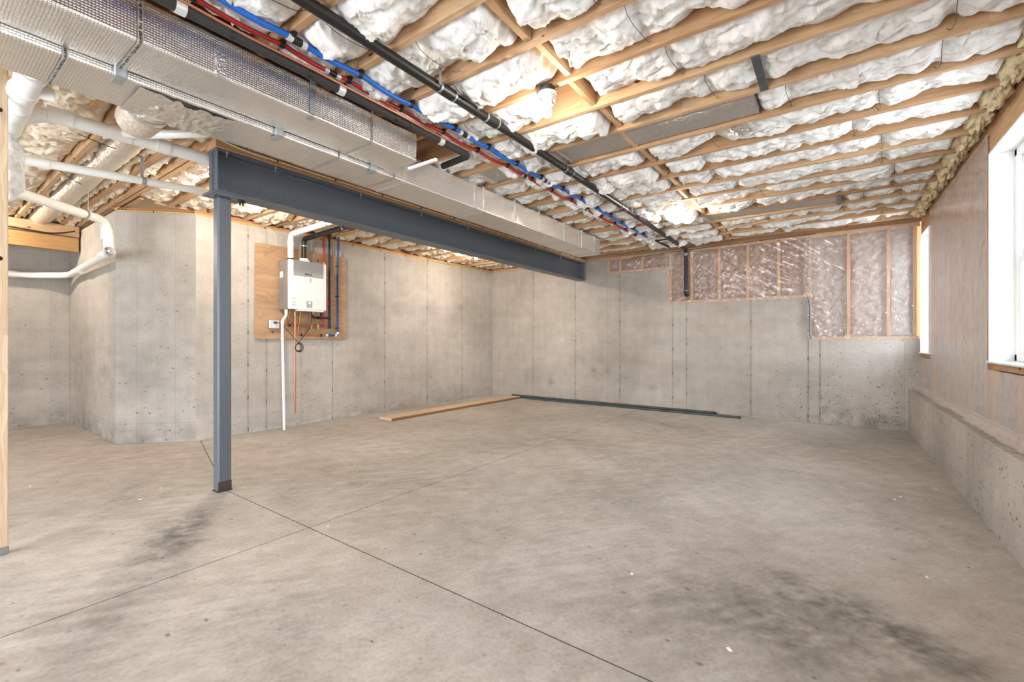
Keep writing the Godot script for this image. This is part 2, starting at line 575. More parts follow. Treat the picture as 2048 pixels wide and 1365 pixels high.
func floor_build() -> void:
	var x0 := -9.2; var z0 := -7.9; var mw := 10.4; var mh := 11.2
	var sn := noise(1.3, 900, 4)
	var blobs := [[-3.15, -0.95, 0.42, 0.16, 0.30], [-3.35, -1.15, 0.2, 0.12, 0.22], [-0.17, -2.10, 0.42, 0.20, 0.28], [-0.02, -2.45, 0.30, 0.14, 0.26], [0.27, -2.28, 0.32, 0.15, 0.30], [-0.62, -1.95, 0.3, 0.2, 0.12],
		[-3.4, -1.8, 0.5, 0.1, 0.12], [-4.3, -1.0, 0.9, 0.14, 0.10], [-2.0, -4.4, 0.8, 0.2, 0.10], [-2.55, -0.55, 0.3, 0.1, 0.15], [-1.8, -0.9, 0.5, 0.16, 0.10], [-1.9, -6.3, 0.5, 0.12, 0.14], [-1.0, -3.0, 0.8, 0.3, 0.05]]
	var extra := func(mx: float, my: float) -> float:
		var x := mx + x0
		var z := my + z0
		var dk := 0.0
		for b in blobs:
			var wx: float = x + 0.12 * sn.get_noise_2d(x * 1.5, z * 1.5)
			var ux: float = (wx - b[0]) * 0.9 + (z - b[1]) * 0.43
			var uz: float = (z - b[1]) * 0.9 - (wx - b[0]) * 0.43
			var l: float = ux * ux / (b[2] * b[2]) + uz * uz / (b[3] * b[3])
			if l < 4.0:
				dk += 0.8 * b[4] * exp(-l) * clampf(0.85 + 0.9 * sn.get_noise_2d(x * 2.2 + z * 2.6, z * 2.2 - x * 1.4) + 0.7 * sn.get_noise_2d(x * 9.0 + z * 5.0, z * 9.0 - x * 3.0), 0.0, 1.7)
		return clampf(dk, 0.0, 0.6)
	var t := concrete_tex(1400, 1500, mw, mh, 21, false, extra, 900, func() -> Vector3: return Vector3(rnd(2.0, 10.0), rnd(0, 9), rnd(0.003, 0.008)))
	var m := tex_mat(t, Vector3(1, 1, 1), 0.62)
	m.metallic_specular = 0.4
	m.normal_enabled = false
	grain(m)
	M.floor = m
	var fl := thing("floor", "pale beige concrete basement floor with thin control joints and grey stains", "floor", Vector3.ZERO, "", "structure")
	var st := begin()
	cbox(st, Vector3(-4.0, -0.0912, -2.3), Vector3(10.4, 0.18, 11.2), 0.002)
	obj("slab_base", st, M.grout, fl)
	var slabs := [
		PackedVector2Array([Vector2(-2.66, -7.8), Vector2(1.1, -7.8), Vector2(1.1, -4.70), Vector2(-2.66, -4.70)]),
		PackedVector2Array([Vector2(-2.66, -4.70), Vector2(1.1, -4.70), Vector2(1.1, -1.52), Vector2(-2.66, -1.52)]),
		PackedVector2Array([Vector2(-2.66, -1.52), Vector2(1.1, -1.52), Vector2(1.1, 3.3), Vector2(-2.66, 3.3)]),
		PackedVector2Array([Vector2(-6.3, -7.8), Vector2(-2.66, -7.8), Vector2(-2.66, -4.70), Vector2(-6.3, -4.70)]),
		PackedVector2Array([Vector2(-6.3, -4.70), Vector2(-2.66, -4.70), Vector2(-2.66, -1.52), Vector2(-3.87, -1.52), Vector2(-6.3, -2.18)]),
		PackedVector2Array([Vector2(-9.1, -1.6), Vector2(-6.55, -1.6), Vector2(-6.3, -2.18), Vector2(-3.87, -1.52), Vector2(-2.66, -1.52), Vector2(-2.66, 3.3), Vector2(-9.1, 3.3)])]
	for poly in slabs:
		var pp: PackedVector2Array = Geometry2D.offset_polygon(poly, -0.0035)[0]
		var ps: SurfaceTool = begin()
		var uvf := func(p: Vector2) -> Vector2: return Vector2((p.x - x0) / mw, (p.y - z0) / mh)
		var ix := Geometry2D.triangulate_polygon(pp)
		for k in range(0, ix.size(), 3):
			var a := pp[ix[k]]; var b := pp[ix[k + 1]]; var c := pp[ix[k + 2]]
			tri(ps, Vector3(a.x, 0, a.y), Vector3(b.x, 0, b.y), Vector3(c.x, 0, c.y), Vector3.UP, Vector3.UP, Vector3.UP, uvf.call(a), uvf.call(b), uvf.call(c))
		for k in pp.size():
			var a2 := pp[k]
			var b2 := pp[(k + 1) % pp.size()]
			var nn := Vector3(b2.y - a2.y, 0, a2.x - b2.x).normalized()
			if Geometry2D.is_point_in_polygon((a2 + b2) * 0.5 + Vector2(nn.x, nn.z) * 0.01, pp): nn = -nn
			quad(ps, Vector3(a2.x, 0, a2.y), Vector3(b2.x, 0, b2.y), Vector3(b2.x, -0.02, b2.y), Vector3(a2.x, -0.02, a2.y), nn, uvf.call(a2), uvf.call(b2), uvf.call(b2), uvf.call(a2))
		obj("slab", ps, m, fl)

func concrete_walls() -> void:
	# textures
	var none := func(_x: float, _y: float) -> float: return 0.0
	var fn := noise(1.0, 55, 3)
	var far_extra := func(mx: float, my: float) -> float:   # my from the top
		var x := mx - 6.1
		var y := 2.7 - my
		var dk := 0.0
		dk += 0.20 * smoothstep(0.45, 0.0, y) * smoothstep(-0.9, 0.3, x) * (0.6 + fn.get_noise_2d(x * 4.0, y * 5.0))
		for s in [[-3.62, 0.62], [-3.36, 0.62], [-2.52, 0.36], [-4.55, 0.35]]:
			dk += 0.13 * exp(-(pow(x - s[0], 2) + pow(y - s[1], 2)) / 0.004)
		for jx in [-4.97, -4.01, -3.11, -2.18, -1.955, -1.01, -0.283, -0.142]:
			dk += joint_marks(x - jx, y, jx)
			dk += 0.08 * exp(-pow((x - jx) / 0.02, 2)) * (0.6 + 0.8 * fn.get_noise_2d(jx * 9.0, y * 3.0))
		return clampf(dk, 0.0, 0.5)
	var far_pit := func() -> Vector3:
		if rng.randf() < 0.55:
			return Vector3(6.1 + 0.9 - absf(rng.randfn(0, 0.75)), 2.7 - absf(rng.randfn(0, 0.42)), rnd(0.002, 0.008))
		return Vector3(rnd(0, 7.1), rnd(0.1, 2.7), rnd(0.003, 0.007))
	var far_m := tex_mat(concrete_tex(1300, 500, 7.2, 2.7, 31, true, far_extra, 900, far_pit), Vector3.ONE, 0.85)
	var left_extra := func(mx: float, my: float) -> float:
		var y := 2.7 - my
		var z := -1.9 - mx
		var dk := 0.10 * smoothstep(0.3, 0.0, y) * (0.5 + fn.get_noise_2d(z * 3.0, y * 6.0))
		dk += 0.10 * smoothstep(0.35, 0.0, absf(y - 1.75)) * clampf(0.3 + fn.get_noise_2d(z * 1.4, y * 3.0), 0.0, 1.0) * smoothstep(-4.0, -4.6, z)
		for jz in [-2.63, -2.86, -3.81, -4.76, -5.71, -6.66]:
			dk += joint_marks(z - jz, y, jz)
			dk += 0.08 * exp(-pow((z - jz) / 0.018, 2)) * (0.6 + 0.8 * fn.get_noise_2d(jz * 9.0, y * 3.0))
		return clampf(dk, 0.0, 0.5)
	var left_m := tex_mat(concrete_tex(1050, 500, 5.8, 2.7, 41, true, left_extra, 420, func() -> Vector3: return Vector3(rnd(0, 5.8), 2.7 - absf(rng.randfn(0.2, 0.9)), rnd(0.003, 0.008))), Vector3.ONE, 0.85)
	var jog_extra := func(_mx: float, my: float) -> float:
		var y := 2.7 - my
		return 0.05 + 0.14 * smoothstep(0.35, 0.0, y) * (0.6 + fn.get_noise_2d(_mx * 4.0, y * 5.0)) + 0.08 * smoothstep(0.5, 0.0, absf(y - 0.8)) * clampf(0.4 + fn.get_noise_2d(_mx * 2.0, y * 4.0), 0.0, 1.0)
	var jog_m := tex_mat(concrete_tex(800, 500, 4.4, 2.7, 61, true, jog_extra, 380, func() -> Vector3: return Vector3(rnd(0, 4.4), 2.7 - absf(rng.randfn(0.0, 0.8)), rnd(0.003, 0.009))), Vector3.ONE, 0.85)

	for q in [far_m, left_m, jog_m]: grain(q)
	# far wall: form panels between joints, stepping down to the window wall
	var wf := thing("wall_far", "far concrete wall stepping down to framed insulation under clear plastic", "wall", Vector3(-2.5, 0, ZF), "", "structure")
	var uvf := func(p: Vector3) -> Vector2: return Vector2((p.x + 6.1) / 7.2, (2.7 - p.y) / 2.7)
	var xs := [-6.03, -4.97, -4.01, -3.35, -3.11, -2.24, -2.18, -1.955, -1.01, -0.275, -0.142, 0.76, 0.98]
	for k in xs.size() - 1:
		var a: float = xs[k]; var b: float = xs[k + 1]
		var mid := (a + b) * 0.5
		var top := 2.66 if mid < -3.35 else 2.40 if mid < -2.24 else 1.80 if mid < -0.275 else 1.194
		var push := rnd(-0.002, 0.002)
		var lo := 0.0
		if mid < -3.0:
			var s0 := begin()
			wall_piece(s0, Vector3(a, 0, ZF + 0.004), Vector3(b, 0, ZF + 0.004), 0.0, 0.222, 0.25, Vector3.BACK, uvf)
			obj("base_panel", s0, far_m, wf)
			lo = 0.222
		var st := begin()
		wall_piece(st, Vector3(a, 0, ZF + push), Vector3(b, 0, ZF + push), lo, top, 0.25, Vector3.BACK, uvf)
		obj("form_panel", st, far_m, wf)
	# framed infill above the steps: sill plates, studs, top plate, sheathing, batts
	var zs := ZF - 0.02
	for s in [[-3.35, -2.24, 2.40], [-2.24, -0.275, 1.80], [-0.275, 0.90, 1.194]]:
		var st2 := begin()
		cbox(st2, Vector3((s[0] + s[1]) * 0.5, s[2] + 0.019, zs - 0.06), Vector3(s[1] - s[0] - 0.004, 0.038, 0.14))
		obj("sill_plate", st2, M.stud, wf)
	var sp0 := begin()
	cbox(sp0, Vector3(-4.75, 2.68, ZF - 0.09), Vector3(2.8, 0.042, 0.14))
	obj("sill_plate", sp0, M.wood[1], wf)
	var tp := begin()
	cbox(tp, Vector3(-1.22, 2.672, zs - 0.06), Vector3(4.26, 0.058, 0.14))
	obj("top_plate", tp, M.stud, wf)
	var sx := [[-3.33, 2.40], [-3.11, 2.40], [-2.70, 2.40], [-2.22, 1.80], [-1.88, 1.80], [-1.46, 1.80], [-1.056, 1.80], [-0.647, 1.80], [-0.255, 1.194], [0.18, 1.194], [0.60, 1.194], [0.86, 1.194]]
	for k in sx.size():
		var st3 := begin()
		var y0: float = sx[k][1] + 0.04
		cbox(st3, Vector3(sx[k][0], (y0 + 2.64) * 0.5, zs - 0.06), Vector3(0.038, 2.64 - y0, 0.14))
		obj("stud", st3, M.stud, wf)
		if k < sx.size() - 1:
			var xa: float = sx[k][0] + 0.02; var xb: float = sx[k + 1][0] - 0.02
			if xb - xa < 0.05: continue
			var yb: float = maxf(sx[k][1], sx[k + 1][1] if sx[k][0] < -2.8 else sx[k][1]) + 0.04
			if k == 2: yb = 2.44
			var lump := func(u: float, v: float) -> Vector3:
				var x := lerpf(xa, xb, u); var y := lerpf(yb, 2.64, v)
				var e := minf(minf(u, 1.0 - u) * (xb - xa), minf(v, 1.0 - v) * (2.64 - yb)) / 0.05
				return Vector3(x, y, zs - 0.035 - 0.025 * (1.0 - clampf(e, 0, 1)) + 0.018 * N.get_noise_2d(x * 6.0, y * 6.0) + 0.02 * absf(N2.get_noise_2d(x * 5.0, y * 5.0)))
			obj("wall_batt", sheet(int((xb - xa) / 0.015), int((2.64 - yb) / 0.02), lump), M.greybatt if k > 7 else M.pink, wf)
	var sh := begin()
	cbox(sh, Vector3(-1.2, 2.0, zs - 0.15), Vector3(4.4, 1.7, 0.02))
	obj("sheathing", sh, M.osb, wf)

	# left wall
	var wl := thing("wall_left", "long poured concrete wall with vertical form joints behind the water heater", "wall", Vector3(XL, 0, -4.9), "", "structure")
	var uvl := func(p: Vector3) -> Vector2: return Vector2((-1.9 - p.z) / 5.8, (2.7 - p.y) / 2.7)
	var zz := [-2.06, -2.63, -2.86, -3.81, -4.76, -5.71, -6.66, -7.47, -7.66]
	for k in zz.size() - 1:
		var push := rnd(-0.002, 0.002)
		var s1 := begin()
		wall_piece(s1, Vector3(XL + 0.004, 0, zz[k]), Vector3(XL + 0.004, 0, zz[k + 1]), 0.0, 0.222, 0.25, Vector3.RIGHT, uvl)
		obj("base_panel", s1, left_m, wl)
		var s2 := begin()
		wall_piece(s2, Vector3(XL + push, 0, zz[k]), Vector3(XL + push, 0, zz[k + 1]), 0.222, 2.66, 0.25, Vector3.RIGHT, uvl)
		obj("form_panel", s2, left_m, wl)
	var sp := begin()
	cbox(sp, Vector3(XL - 0.07, 2.68, -4.85), Vector3(0.14, 0.038, 5.6))
	obj("sill_plate", sp, M.wood[1], wl)

	# jog: 45 degree face and side wall, alcove back wall
	var wj := thing("wall_jog", "grey concrete corner with chamfered face left of the steel column", "wall", Vector3(-6.6, 0, -1.5), "", "structure")
	var uvj := func(p: Vector3) -> Vector2: return Vector2((p.x - 0.45 * (p.z + 1.47) + 9.0) / 4.4, (2.7 - p.y) / 2.7)
	var P0 := Vector3(-6.60, 0, ZS); var P1 := Vector3(XL, 0, -2.06)
	var nd := Vector3(P0.z - P1.z, 0, P1.x - P0.x).normalized()
	for r in [[0.0, 0.26], [0.26, 0.74], [0.74, 1.0]]:
		for yy in [[0.0, 0.222, 0.004], [0.222, 2.66, 0.0]]:
			var s3 := begin()
			wall_piece(s3, P0.lerp(P1, r[0]) + nd * yy[2], P0.lerp(P1, r[1]) + nd * yy[2], yy[0], yy[1], 0.2, nd, uvj)
			obj("form_panel" if yy[0] > 0.1 else "base_panel", s3, jog_m, wj)
	for r in [[-8.86, -7.9], [-7.9, -6.84], [-6.84, -6.60]]:
		for yy in [[0.0, 0.222, 0.004], [0.222, 2.66, 0.0]]:
			var s4 := begin()
			wall_piece(s4, Vector3(r[0], 0, ZS + yy[2]), Vector3(r[1], 0, ZS + yy[2]), yy[0], yy[1], 0.2, Vector3.BACK, uvj)
			obj("form_panel" if yy[0] > 0.1 else "base_panel", s4, jog_m, wj)
	var wa := thing("wall_alcove", "shaded concrete wall at the back of the left alcove", "wall", Vector3(XB, 0, 0.5), "", "structure")
	var uva := func(p: Vector3) -> Vector2: return Vector2((p.z + 1.5) / 4.9, (2.7 - p.y) / 2.7)
	for r in [[-1.47, -1.28], [-1.28, -0.3], [-0.3, 0.65], [0.65, 1.6], [1.6, 3.2]]:
		for yy in [[0.0, 0.222, 0.004], [0.222, 2.66, 0.0]]:
			var s5 := begin()
			wall_piece(s5, Vector3(XB + yy[2], 0, r[0]), Vector3(XB + yy[2], 0, r[1]), yy[0], yy[1], 0.2, Vector3.RIGHT, uva)
			obj("form_panel" if yy[0] > 0.1 else "base_panel", s5, jog_m, wa)
	# wall behind the camera with the opening of a garden door
	var wb := thing("wall_near", "concrete wall behind the viewer with a wide glazed door opening", "wall", Vector3(-4, 0, 3.2), "", "structure")
	for r in [[-8.86, -4.8, 0.0, 2.66], [-1.4, 1.0, 0.0, 2.66], [-4.8, -1.4, 2.1, 2.66]]:
		var s6 := begin()
		wall_piece(s6, Vector3(r[0], 0, 3.2), Vector3(r[1], 0, 3.2), r[2], r[3], 0.2, Vector3.FORWARD, uvj)
		obj("form_panel", s6, jog_m, wb)
	M.ledge = jog_m

	# ledge in front of the framed window wall
	var lg := thing("trim_1", "low concrete ledge with pitted front along the foot of the window wall", "ledge", Vector3(XP, 0, -2.2), "", "structure")
	var lt := tex_mat(concrete_tex(900, 110, 5.4, 0.7, 77, true, func(_x: float, y: float) -> float: return 0.05 + 0.06 * smoothstep(0.4, 0.7, y), 520, func() -> Vector3: return Vector3(rnd(0, 5.4), rnd(0.1, 0.7), rnd(0.003, 0.009))), Vector3.ONE, 0.85)
	grain(lt)
	var uvg := func(p: Vector3) -> Vector2: return Vector2((-p.z + p.x) / 5.4, (0.66 - p.y) / 0.7)
	var lz := [-7.65, -7.25, -6.35, -4.55, -3.3, -1.8, -0.4, 1.2, 3.2]
	for k in lz.size() - 1:
		var s7 := begin()
		var ps := rnd(-0.002, 0.002)
		wall_piece(s7, Vector3(XP + ps, 0, lz[k]), Vector3(XP + ps, 0, lz[k + 1]), 0.0, 0.541, 0.35, Vector3.LEFT, uvg)
		obj("form_panel", s7, lt, lg)

func window_wall() -> void:
	var wr := thing("wall_right", "framed window wall with brown insulation behind clear plastic", "wall", Vector3(XR, 0, -2.2), "", "structure")
	var xw := XR + 0.02
	var wins := [[-7.55, -6.93], [-4.53, -3.33], [-1.2, 0.0]]
	var st := begin()
	cbox(st, Vector3(xw + 0.07, 0.56, -2.2), Vector3(0.14, 0.038, 10.9))
	obj("sole_plate", st, M.stud, wr)
	st = begin()
	cbox(st, Vector3(xw + 0.07, 2.68, -2.2), Vector3(0.14, 0.038, 10.9))
	obj("top_plate", st, M.stud, wr)
	# studs
	var zsd := [-7.63, -7.57, -6.91, -6.78, -6.63, -6.12, -5.63, -5.20, -4.725, -4.55, -4.0, -3.6, -3.31, -2.9, -2.5, -2.1, -1.7, -1.22, 0.02, 0.5, 0.9, 1.3, 1.7, 2.1, 2.5, 2.9, 3.18]
	for i in zsd.size():
		var z: float = zsd[i]
		var y0 := 0.58; var y1 := 2.66
		for w in wins:
			if z > w[0] and z < w[1]: y1 = 0.96
		st = begin()
		cbox(st, Vector3(xw + 0.07, (y0 + y1) * 0.5, z), Vector3(0.14, y1 - y0, 0.038))
		obj("stud", st, M.stud, wr)
	# batts between studs
	for i in zsd.size() - 1:
		var za: float = zsd[i] + 0.02; var zb: float = zsd[i + 1] - 0.02
		if zb - za < 0.04: continue
		var top := 2.655
		for w in wins:
			if (za + zb) * 0.5 > w[0] and (za + zb) * 0.5 < w[1]: top = 0.96
		var lump := func(u: float, v: float) -> Vector3:
			var z := lerpf(za, zb, u); var y := lerpf(0.58, top, v)
			var e := minf(u, 1.0 - u) * (zb - za) / 0.04
			return Vector3(xw + 0.016 + 0.014 * (1.0 - clampf(e, 0, 1)) - 0.006 * N.get_noise_2d(z * 6.0, y * 6.0), y, z)
		obj("wall_batt", sheet(maxi(6, int((zb - za) / 0.03)), int((top - 0.58) / 0.04), lump, false), M.greybatt, wr)
	st = begin()
	for s in [[-7.66, -7.55], [-6.93, -4.53], [-3.33, -1.2], [0.0, 3.2]]:
		cbox(st, Vector3(xw + 0.16, 1.62, (s[0] + s[1]) * 0.5), Vector3(0.02, 2.2, s[1] - s[0]))
	for w in wins:
		cbox(st, Vector3(xw + 0.16, 0.77, (w[0] + w[1]) * 0.5), Vector3(0.02, 0.5, w[1] - w[0]))
		cbox(st, Vector3(xw + 0.16, 2.60, (w[0] + w[1]) * 0.5), Vector3(0.02, 0.24, w[1] - w[0]))
	obj("sheathing", st, M.osb, wr)
	for i in wins.size():
		var w: Array = wins[i]
		var zc: float = (w[0] + w[1]) * 0.5
		var zw: float = w[1] - w[0]
		st = begin()
		cbox(st, Vector3(xw + 0.06, 2.578, zc), Vector3(0.13, 0.16, zw + 0.12), 0.003)
		obj("header", st, M.wood[2 if i == 0 else 0], wr)
		st = begin()
		cbox(st, Vector3(xw + 0.06, 0.990, zc), Vector3(0.13, 0.04, zw + 0.06), 0.003)
		obj("rough_sill", st, M.wood[2], wr)
		var win := thing("window_%d" % (i + 1), ["narrow white window with glowing white jamb at the far end of the window wall", "white vinyl double hung window at the right edge of the photo", "white vinyl window beside the viewer"][i], "window", Vector3(XR, 1.02, zc), "", "structure")
		var d := 0.16
		for s in [-1.0, 1.0]:
			st = begin()
			cbox(st, Vector3(XR + d * 0.5 - 0.004, 1.757, zc + s * (zw * 0.5 - 0.006)), Vector3(d, 1.458, 0.012))
			obj("jamb", st, M.white, win)
		st = begin()
		cbox(st, Vector3(XR + d * 0.5 - 0.004, 2.492, zc), Vector3(d, 0.012, zw))
		obj("head_jamb", st, M.white, win)
		st = begin()
		cbox(st, Vector3(XR + d * 0.5 - 0.012, 1.022, zc), Vector3(d + 0.012, 0.014, zw + 0.01), 0.003)
		obj("window_sill", st, M.white, win)
		var fx := XR + 0.155
		for s in [-1.0, 1.0]:
			st = begin()
			cbox(st, Vector3(fx, 1.757, zc + s * (zw * 0.5 - 0.035)), Vector3(0.07, 1.46, 0.05), 0.004)
			cbox(st, Vector3(fx - 0.02, 1.757, zc + s * (zw * 0.5 - 0.062)), Vector3(0.02, 1.458, 0.008), 0.002)
			obj("frame", st, M.white, win)
		for yy in [1.055, 2.462]:
			st = begin()
			cbox(st, Vector3(fx, yy, zc), Vector3(0.07, 0.05, zw - 0.02), 0.004)
			obj("frame", st, M.white, win)
		var yh := [1.08, 1.74, 2.437]
		for k in 2:
			var xs := fx + (-0.012 if k == 0 else 0.016)
			for s in [-1.0, 1.0]:
				st = begin()
				cbox(st, Vector3(xs, (yh[k] + yh[k + 1]) * 0.5, zc + s * (zw * 0.5 - 0.08)), Vector3(0.028, yh[k + 1] - yh[k], 0.04), 0.004)
				obj("sash_stile", st, M.white, win)
			for yy in [yh[k] + 0.02, yh[k + 1] - 0.02]:
				st = begin()
				cbox(st, Vector3(xs, yy, zc), Vector3(0.030, 0.042, zw - 0.13), 0.004)
				obj("sash_rail", st, M.white, win)
			st = begin()
			cbox(st, Vector3(xs, (yh[k] + yh[k + 1]) * 0.5, zc), Vector3(0.005, yh[k + 1] - yh[k] - 0.05, zw - 0.17), 0.001)
			obj("pane", st, M.glass, win)
	# door behind the viewer
	var dr := thing("door_1", "white framed sliding glass door in the wall behind the viewer", "door", Vector3(-3.1, 0, 3.25), "", "structure")
	for x in [-4.76, -3.1, -1.44]:
		st = begin()
		cbox(st, Vector3(x, 1.05, 3.25), Vector3(0.08, 2.1, 0.09), 0.004)
		obj("frame", st, M.white, dr)
	for y in [0.04, 2.06]:
		st = begin()
		cbox(st, Vector3(-3.1, y, 3.25), Vector3(3.4, 0.08, 0.09), 0.004)
		obj("frame", st, M.white, dr)
	for x in [-3.93, -2.27]:
		st = begin()
		cbox(st, Vector3(x, 1.05, 3.26), Vector3(1.6, 1.96, 0.006), 0.001)
		obj("pane", st, M.glass, dr)

func plastic() -> void:
	var fold := noise(1.0, 801, 3)
	# far wall sheet: three fields following the steps
	var zp := ZF + 0.012
	var wr := func(x: float, y: float) -> float:
		var d1 := x * 0.55 + y * 0.83
		var d2 := x * 0.83 - y * 0.55
		var w := clampf(0.35 + 1.3 * fold.get_noise_2d(x * 1.3 + 9.0, y * 1.3), 0.0, 1.0)
		var r := fold.get_noise_2d(d1 * 1.6, d2 * 11.0)
		var r2 := fold.get_noise_2d(d2 * 2.0 + 50.0, d1 * 14.0)
		var c1 := pow(1.0 - absf(fold.get_noise_2d(d1 * 1.1 + 7.0, d2 * 7.0)), 9.0)
		var c2 := pow(1.0 - absf(fold.get_noise_2d(d2 * 1.3 + 17.0, d1 * 6.0)), 10.0)
		return 0.014 * w * absf(r) + 0.008 * absf(r2) * (1.0 - w) + 0.014 * c1 * w + 0.007 * c2 + 0.003 * fold.get_noise_2d(x * 9.0, y * 9.0)
	var t := thing("plastic_sheet", "clear wrinkled plastic sheet stapled over the stepped framing of the far wall", "plastic sheet", Vector3(-1.2, 1.2, ZF))
	for s in [[-3.37, -2.26, 2.39, 2.685], [-2.26, -0.29, 1.79, 2.685], [-0.29, 0.885, 1.185, 2.685]]:
		var f := func(u: float, v: float) -> Vector3:
			var x := lerpf(s[0], s[1], u); var y := lerpf(s[2], s[3], v)
			return Vector3(x, y, zp + wr.call(x, y))
		obj("sheet_field", sheet(int((s[1] - s[0]) / 0.012), int((s[3] - s[2]) / 0.014), f), M.poly, t)
	for s in [[-0.33, -0.10, 1.80, 2.68, 0.01], [0.62, 0.80, 1.25, 2.66, 0.012], [-2.33, -2.15, 2.38, 2.66, 0.01]]:
		var f2 := func(u: float, v: float) -> Vector3:
			var x := lerpf(s[0], s[1], u) + 0.03 * fold.get_noise_2d(v * 4.0, s[0] * 7.0) * (1.0 if u > 0.5 else -1.0); var y := lerpf(s[2], s[3], v)
			return Vector3(x, y, zp + s[4] + sin(u * PI) * 0.006 + wr.call(x * 1.4, y))
		obj("overlap_strip", sheet(16, 60, f2), M.poly, t)
	# window wall sheet
	var t2 := thing("plastic_sheet", "hazy plastic sheet over the brown insulation between and below the windows", "plastic sheet", Vector3(XR, 0.55, -5.6))
	var xp := XR + 0.004
	for s in [[-6.90, -4.57, 0.60, 2.66], [-7.64, -6.90, 0.60, 0.965], [-4.57, -3.0, 0.60, 0.965], [-7.64, -7.57, 0.965, 2.66]]:
		var f3 := func(u: float, v: float) -> Vector3:
			var z := lerpf(s[0], s[1], u); var y := lerpf(s[2], s[3], v)
			return Vector3(xp - 0.4 * wr.call(z, y) - 0.004 * absf(fold.get_noise_2d(z * 7.0, y * 0.8)) - (0.012 if s[2] == 1.9 else 0.0), y, z)
		obj("sheet_field", sheet(int((s[1] - s[0]) / 0.03) + 2, int((s[3] - s[2]) / 0.03) + 2, f3), M.poly_thick, t2)
	var f4 := func(u: float, v: float) -> Vector3:
		var z := lerpf(-7.6, -3.0, u)
		var out := 0.05 + 0.035 * fold.get_noise_2d(z * 2.2, 3.0)
		return Vector3(xp - 0.002 - out * pow(1.0 - v, 1.5), 0.545 + 0.07 * v * v + 0.012 * absf(fold.get_noise_2d(z * 6.0, v * 3.0)), z)
	obj("skirt", sheet(180, 8, f4), M.poly_thick, t2)

# ------------------------------------------------------------------ ceiling
func zj(k: int) -> float:
	return ZJ0 - DZ * k

func batt_mesh(x0: float, x1: float, z0: float, z1: float, sag: float, wires: Array, step: float, sd: float) -> ArrayMesh:
	var nu := int((x1 - x0) / step)
	var nv := 30
	var P := PackedVector3Array()
	var U := PackedVector2Array()
	P.resize((nu + 1) * (nv + 1)); U.resize(P.size())
	var i := 0
	for a in nu + 1:
		var x := lerpf(x0, x1, float(a) / nu)
		var edge := minf(x - x0, x1 - x)
		var endf := smoothstep(0.0, 0.06, edge)
		var pinch := 0.0
		for w in wires:
			pinch = maxf(pinch, exp(-pow((x - w) / 0.035, 2)))
		var big := N.get_noise_2d(x * 0.9 + sd * 13.0, sd * 5.0)
		var big2 := N.get_noise_2d(x * 2.3 + sd * 3.0, sd * 9.0 + 40.0)
		var amp := sag * (0.75 + 0.9 * big + 0.5 * big2)
		var tilt := N.get_noise_2d(x * 1.3 + 77.0, sd * 3.3) * 0.7
		for b in nv + 1:
			var v := float(b) / nv
			var s := clampf((v - 0.1) / 0.8, 0.0, 1.0)
			var z := lerpf(z0, z1, s)
			var bul := pow(4.0 * s * (1.0 - s), 0.5)
			var y := YJ + 0.055 - bul * (0.035 + amp * (1.0 + tilt * (s - 0.5) * 2.0))
			var n1 := N2.get_noise_2d(x * 3.0 + sd * 7.0, z * 4.6)
			var n2 := N2.get_noise_2d(x * 11.0 + n1 * 1.5, z * 11.0 + sd)
			y -= bul * (0.070 * absf(n1) + 0.024 * absf(n2) - 0.028)
			y += (1.0 - s) * (1.0 - s) * maxf(0.0, 0.018 + 0.085 * N.get_noise_2d(x * 1.7 + sd * 11.0, 5.0 + sd))
			y += pinch * bul * 0.055
			var dz := bul * 0.04 * N.get_noise_2d(x * 5.0, z * 5.0 + 30.0) + 0.008 * n2 * bul
			var dx := bul * 0.035 * N.get_noise_2d(x * 5.0 + 60.0, z * 5.0)
			y = lerpf(2.80, y, endf)
			if v < 0.1: y = lerpf(2.93, y, v / 0.1)
			if v > 0.9: y = lerpf(2.93, y, (1.0 - v) / 0.1)
			P[i] = Vector3(x + dx, y, clampf(z + dz, z0 - 0.012, z1 + 0.012) if y > YJ else z + dz)
			U[i] = Vector2(x, z)
			i += 1
	return grid_arrays(P, U, nu, nv, false)

func tufts(m: ArrayMesh, count: int, sd: int) -> ArrayMesh:
	# wisps of torn fibre hanging from the low spots
	rng.seed = sd
	var st := SurfaceTool.new()
	st.begin(Mesh.PRIMITIVE_TRIANGLES)
	st.append_from(m, 0, Transform3D())
	var arr := m.surface_get_arrays(0)
	var P: PackedVector3Array = arr[Mesh.ARRAY_VERTEX]
	var NN: PackedVector3Array = arr[Mesh.ARRAY_NORMAL]
	var made := 0
	var tries := 0
	while made < count and tries < count * 12:
		tries += 1
		var j := rng.randi_range(0, P.size() - 1)
		if P[j].y > YJ + 0.03 or absf(NN[j].y) > 0.93: continue
		made += 1
		var p := P[j]
		var dir := (Vector3(NN[j].x, 0, NN[j].z).normalized() * rnd(0.3, 1.0) + Vector3(rnd(-0.5, 0.5), -rnd(0.2, 0.9), rnd(-0.5, 0.5))).normalized()
		var sidev := dir.cross(Vector3(rnd(-1, 1), rnd(-1, 1), rnd(-1, 1))).normalized()
		var l := rnd(0.015, 0.05)
		var wd := rnd(0.004, 0.013)
		var q := p - dir * 0.01
		var last_a := q + sidev * wd
		var last_b := q - sidev * wd
		for k in 3:
			dir = (dir + Vector3(rnd(-0.3, 0.3), -0.25, rnd(-0.3, 0.3))).normalized()
			q += dir * l / 3.0
			var ww := wd * (1.0 - float(k + 1) / 3.2)
			var a := q + sidev * ww
			var b := q - sidev * ww
			var n := sidev.cross(dir).normalized()
			if n.dot(NN[j]) < 0.0: n = -n
			quad(st, last_a, a, b, last_b, n)
			last_a = a; last_b = b
	return st.commit()

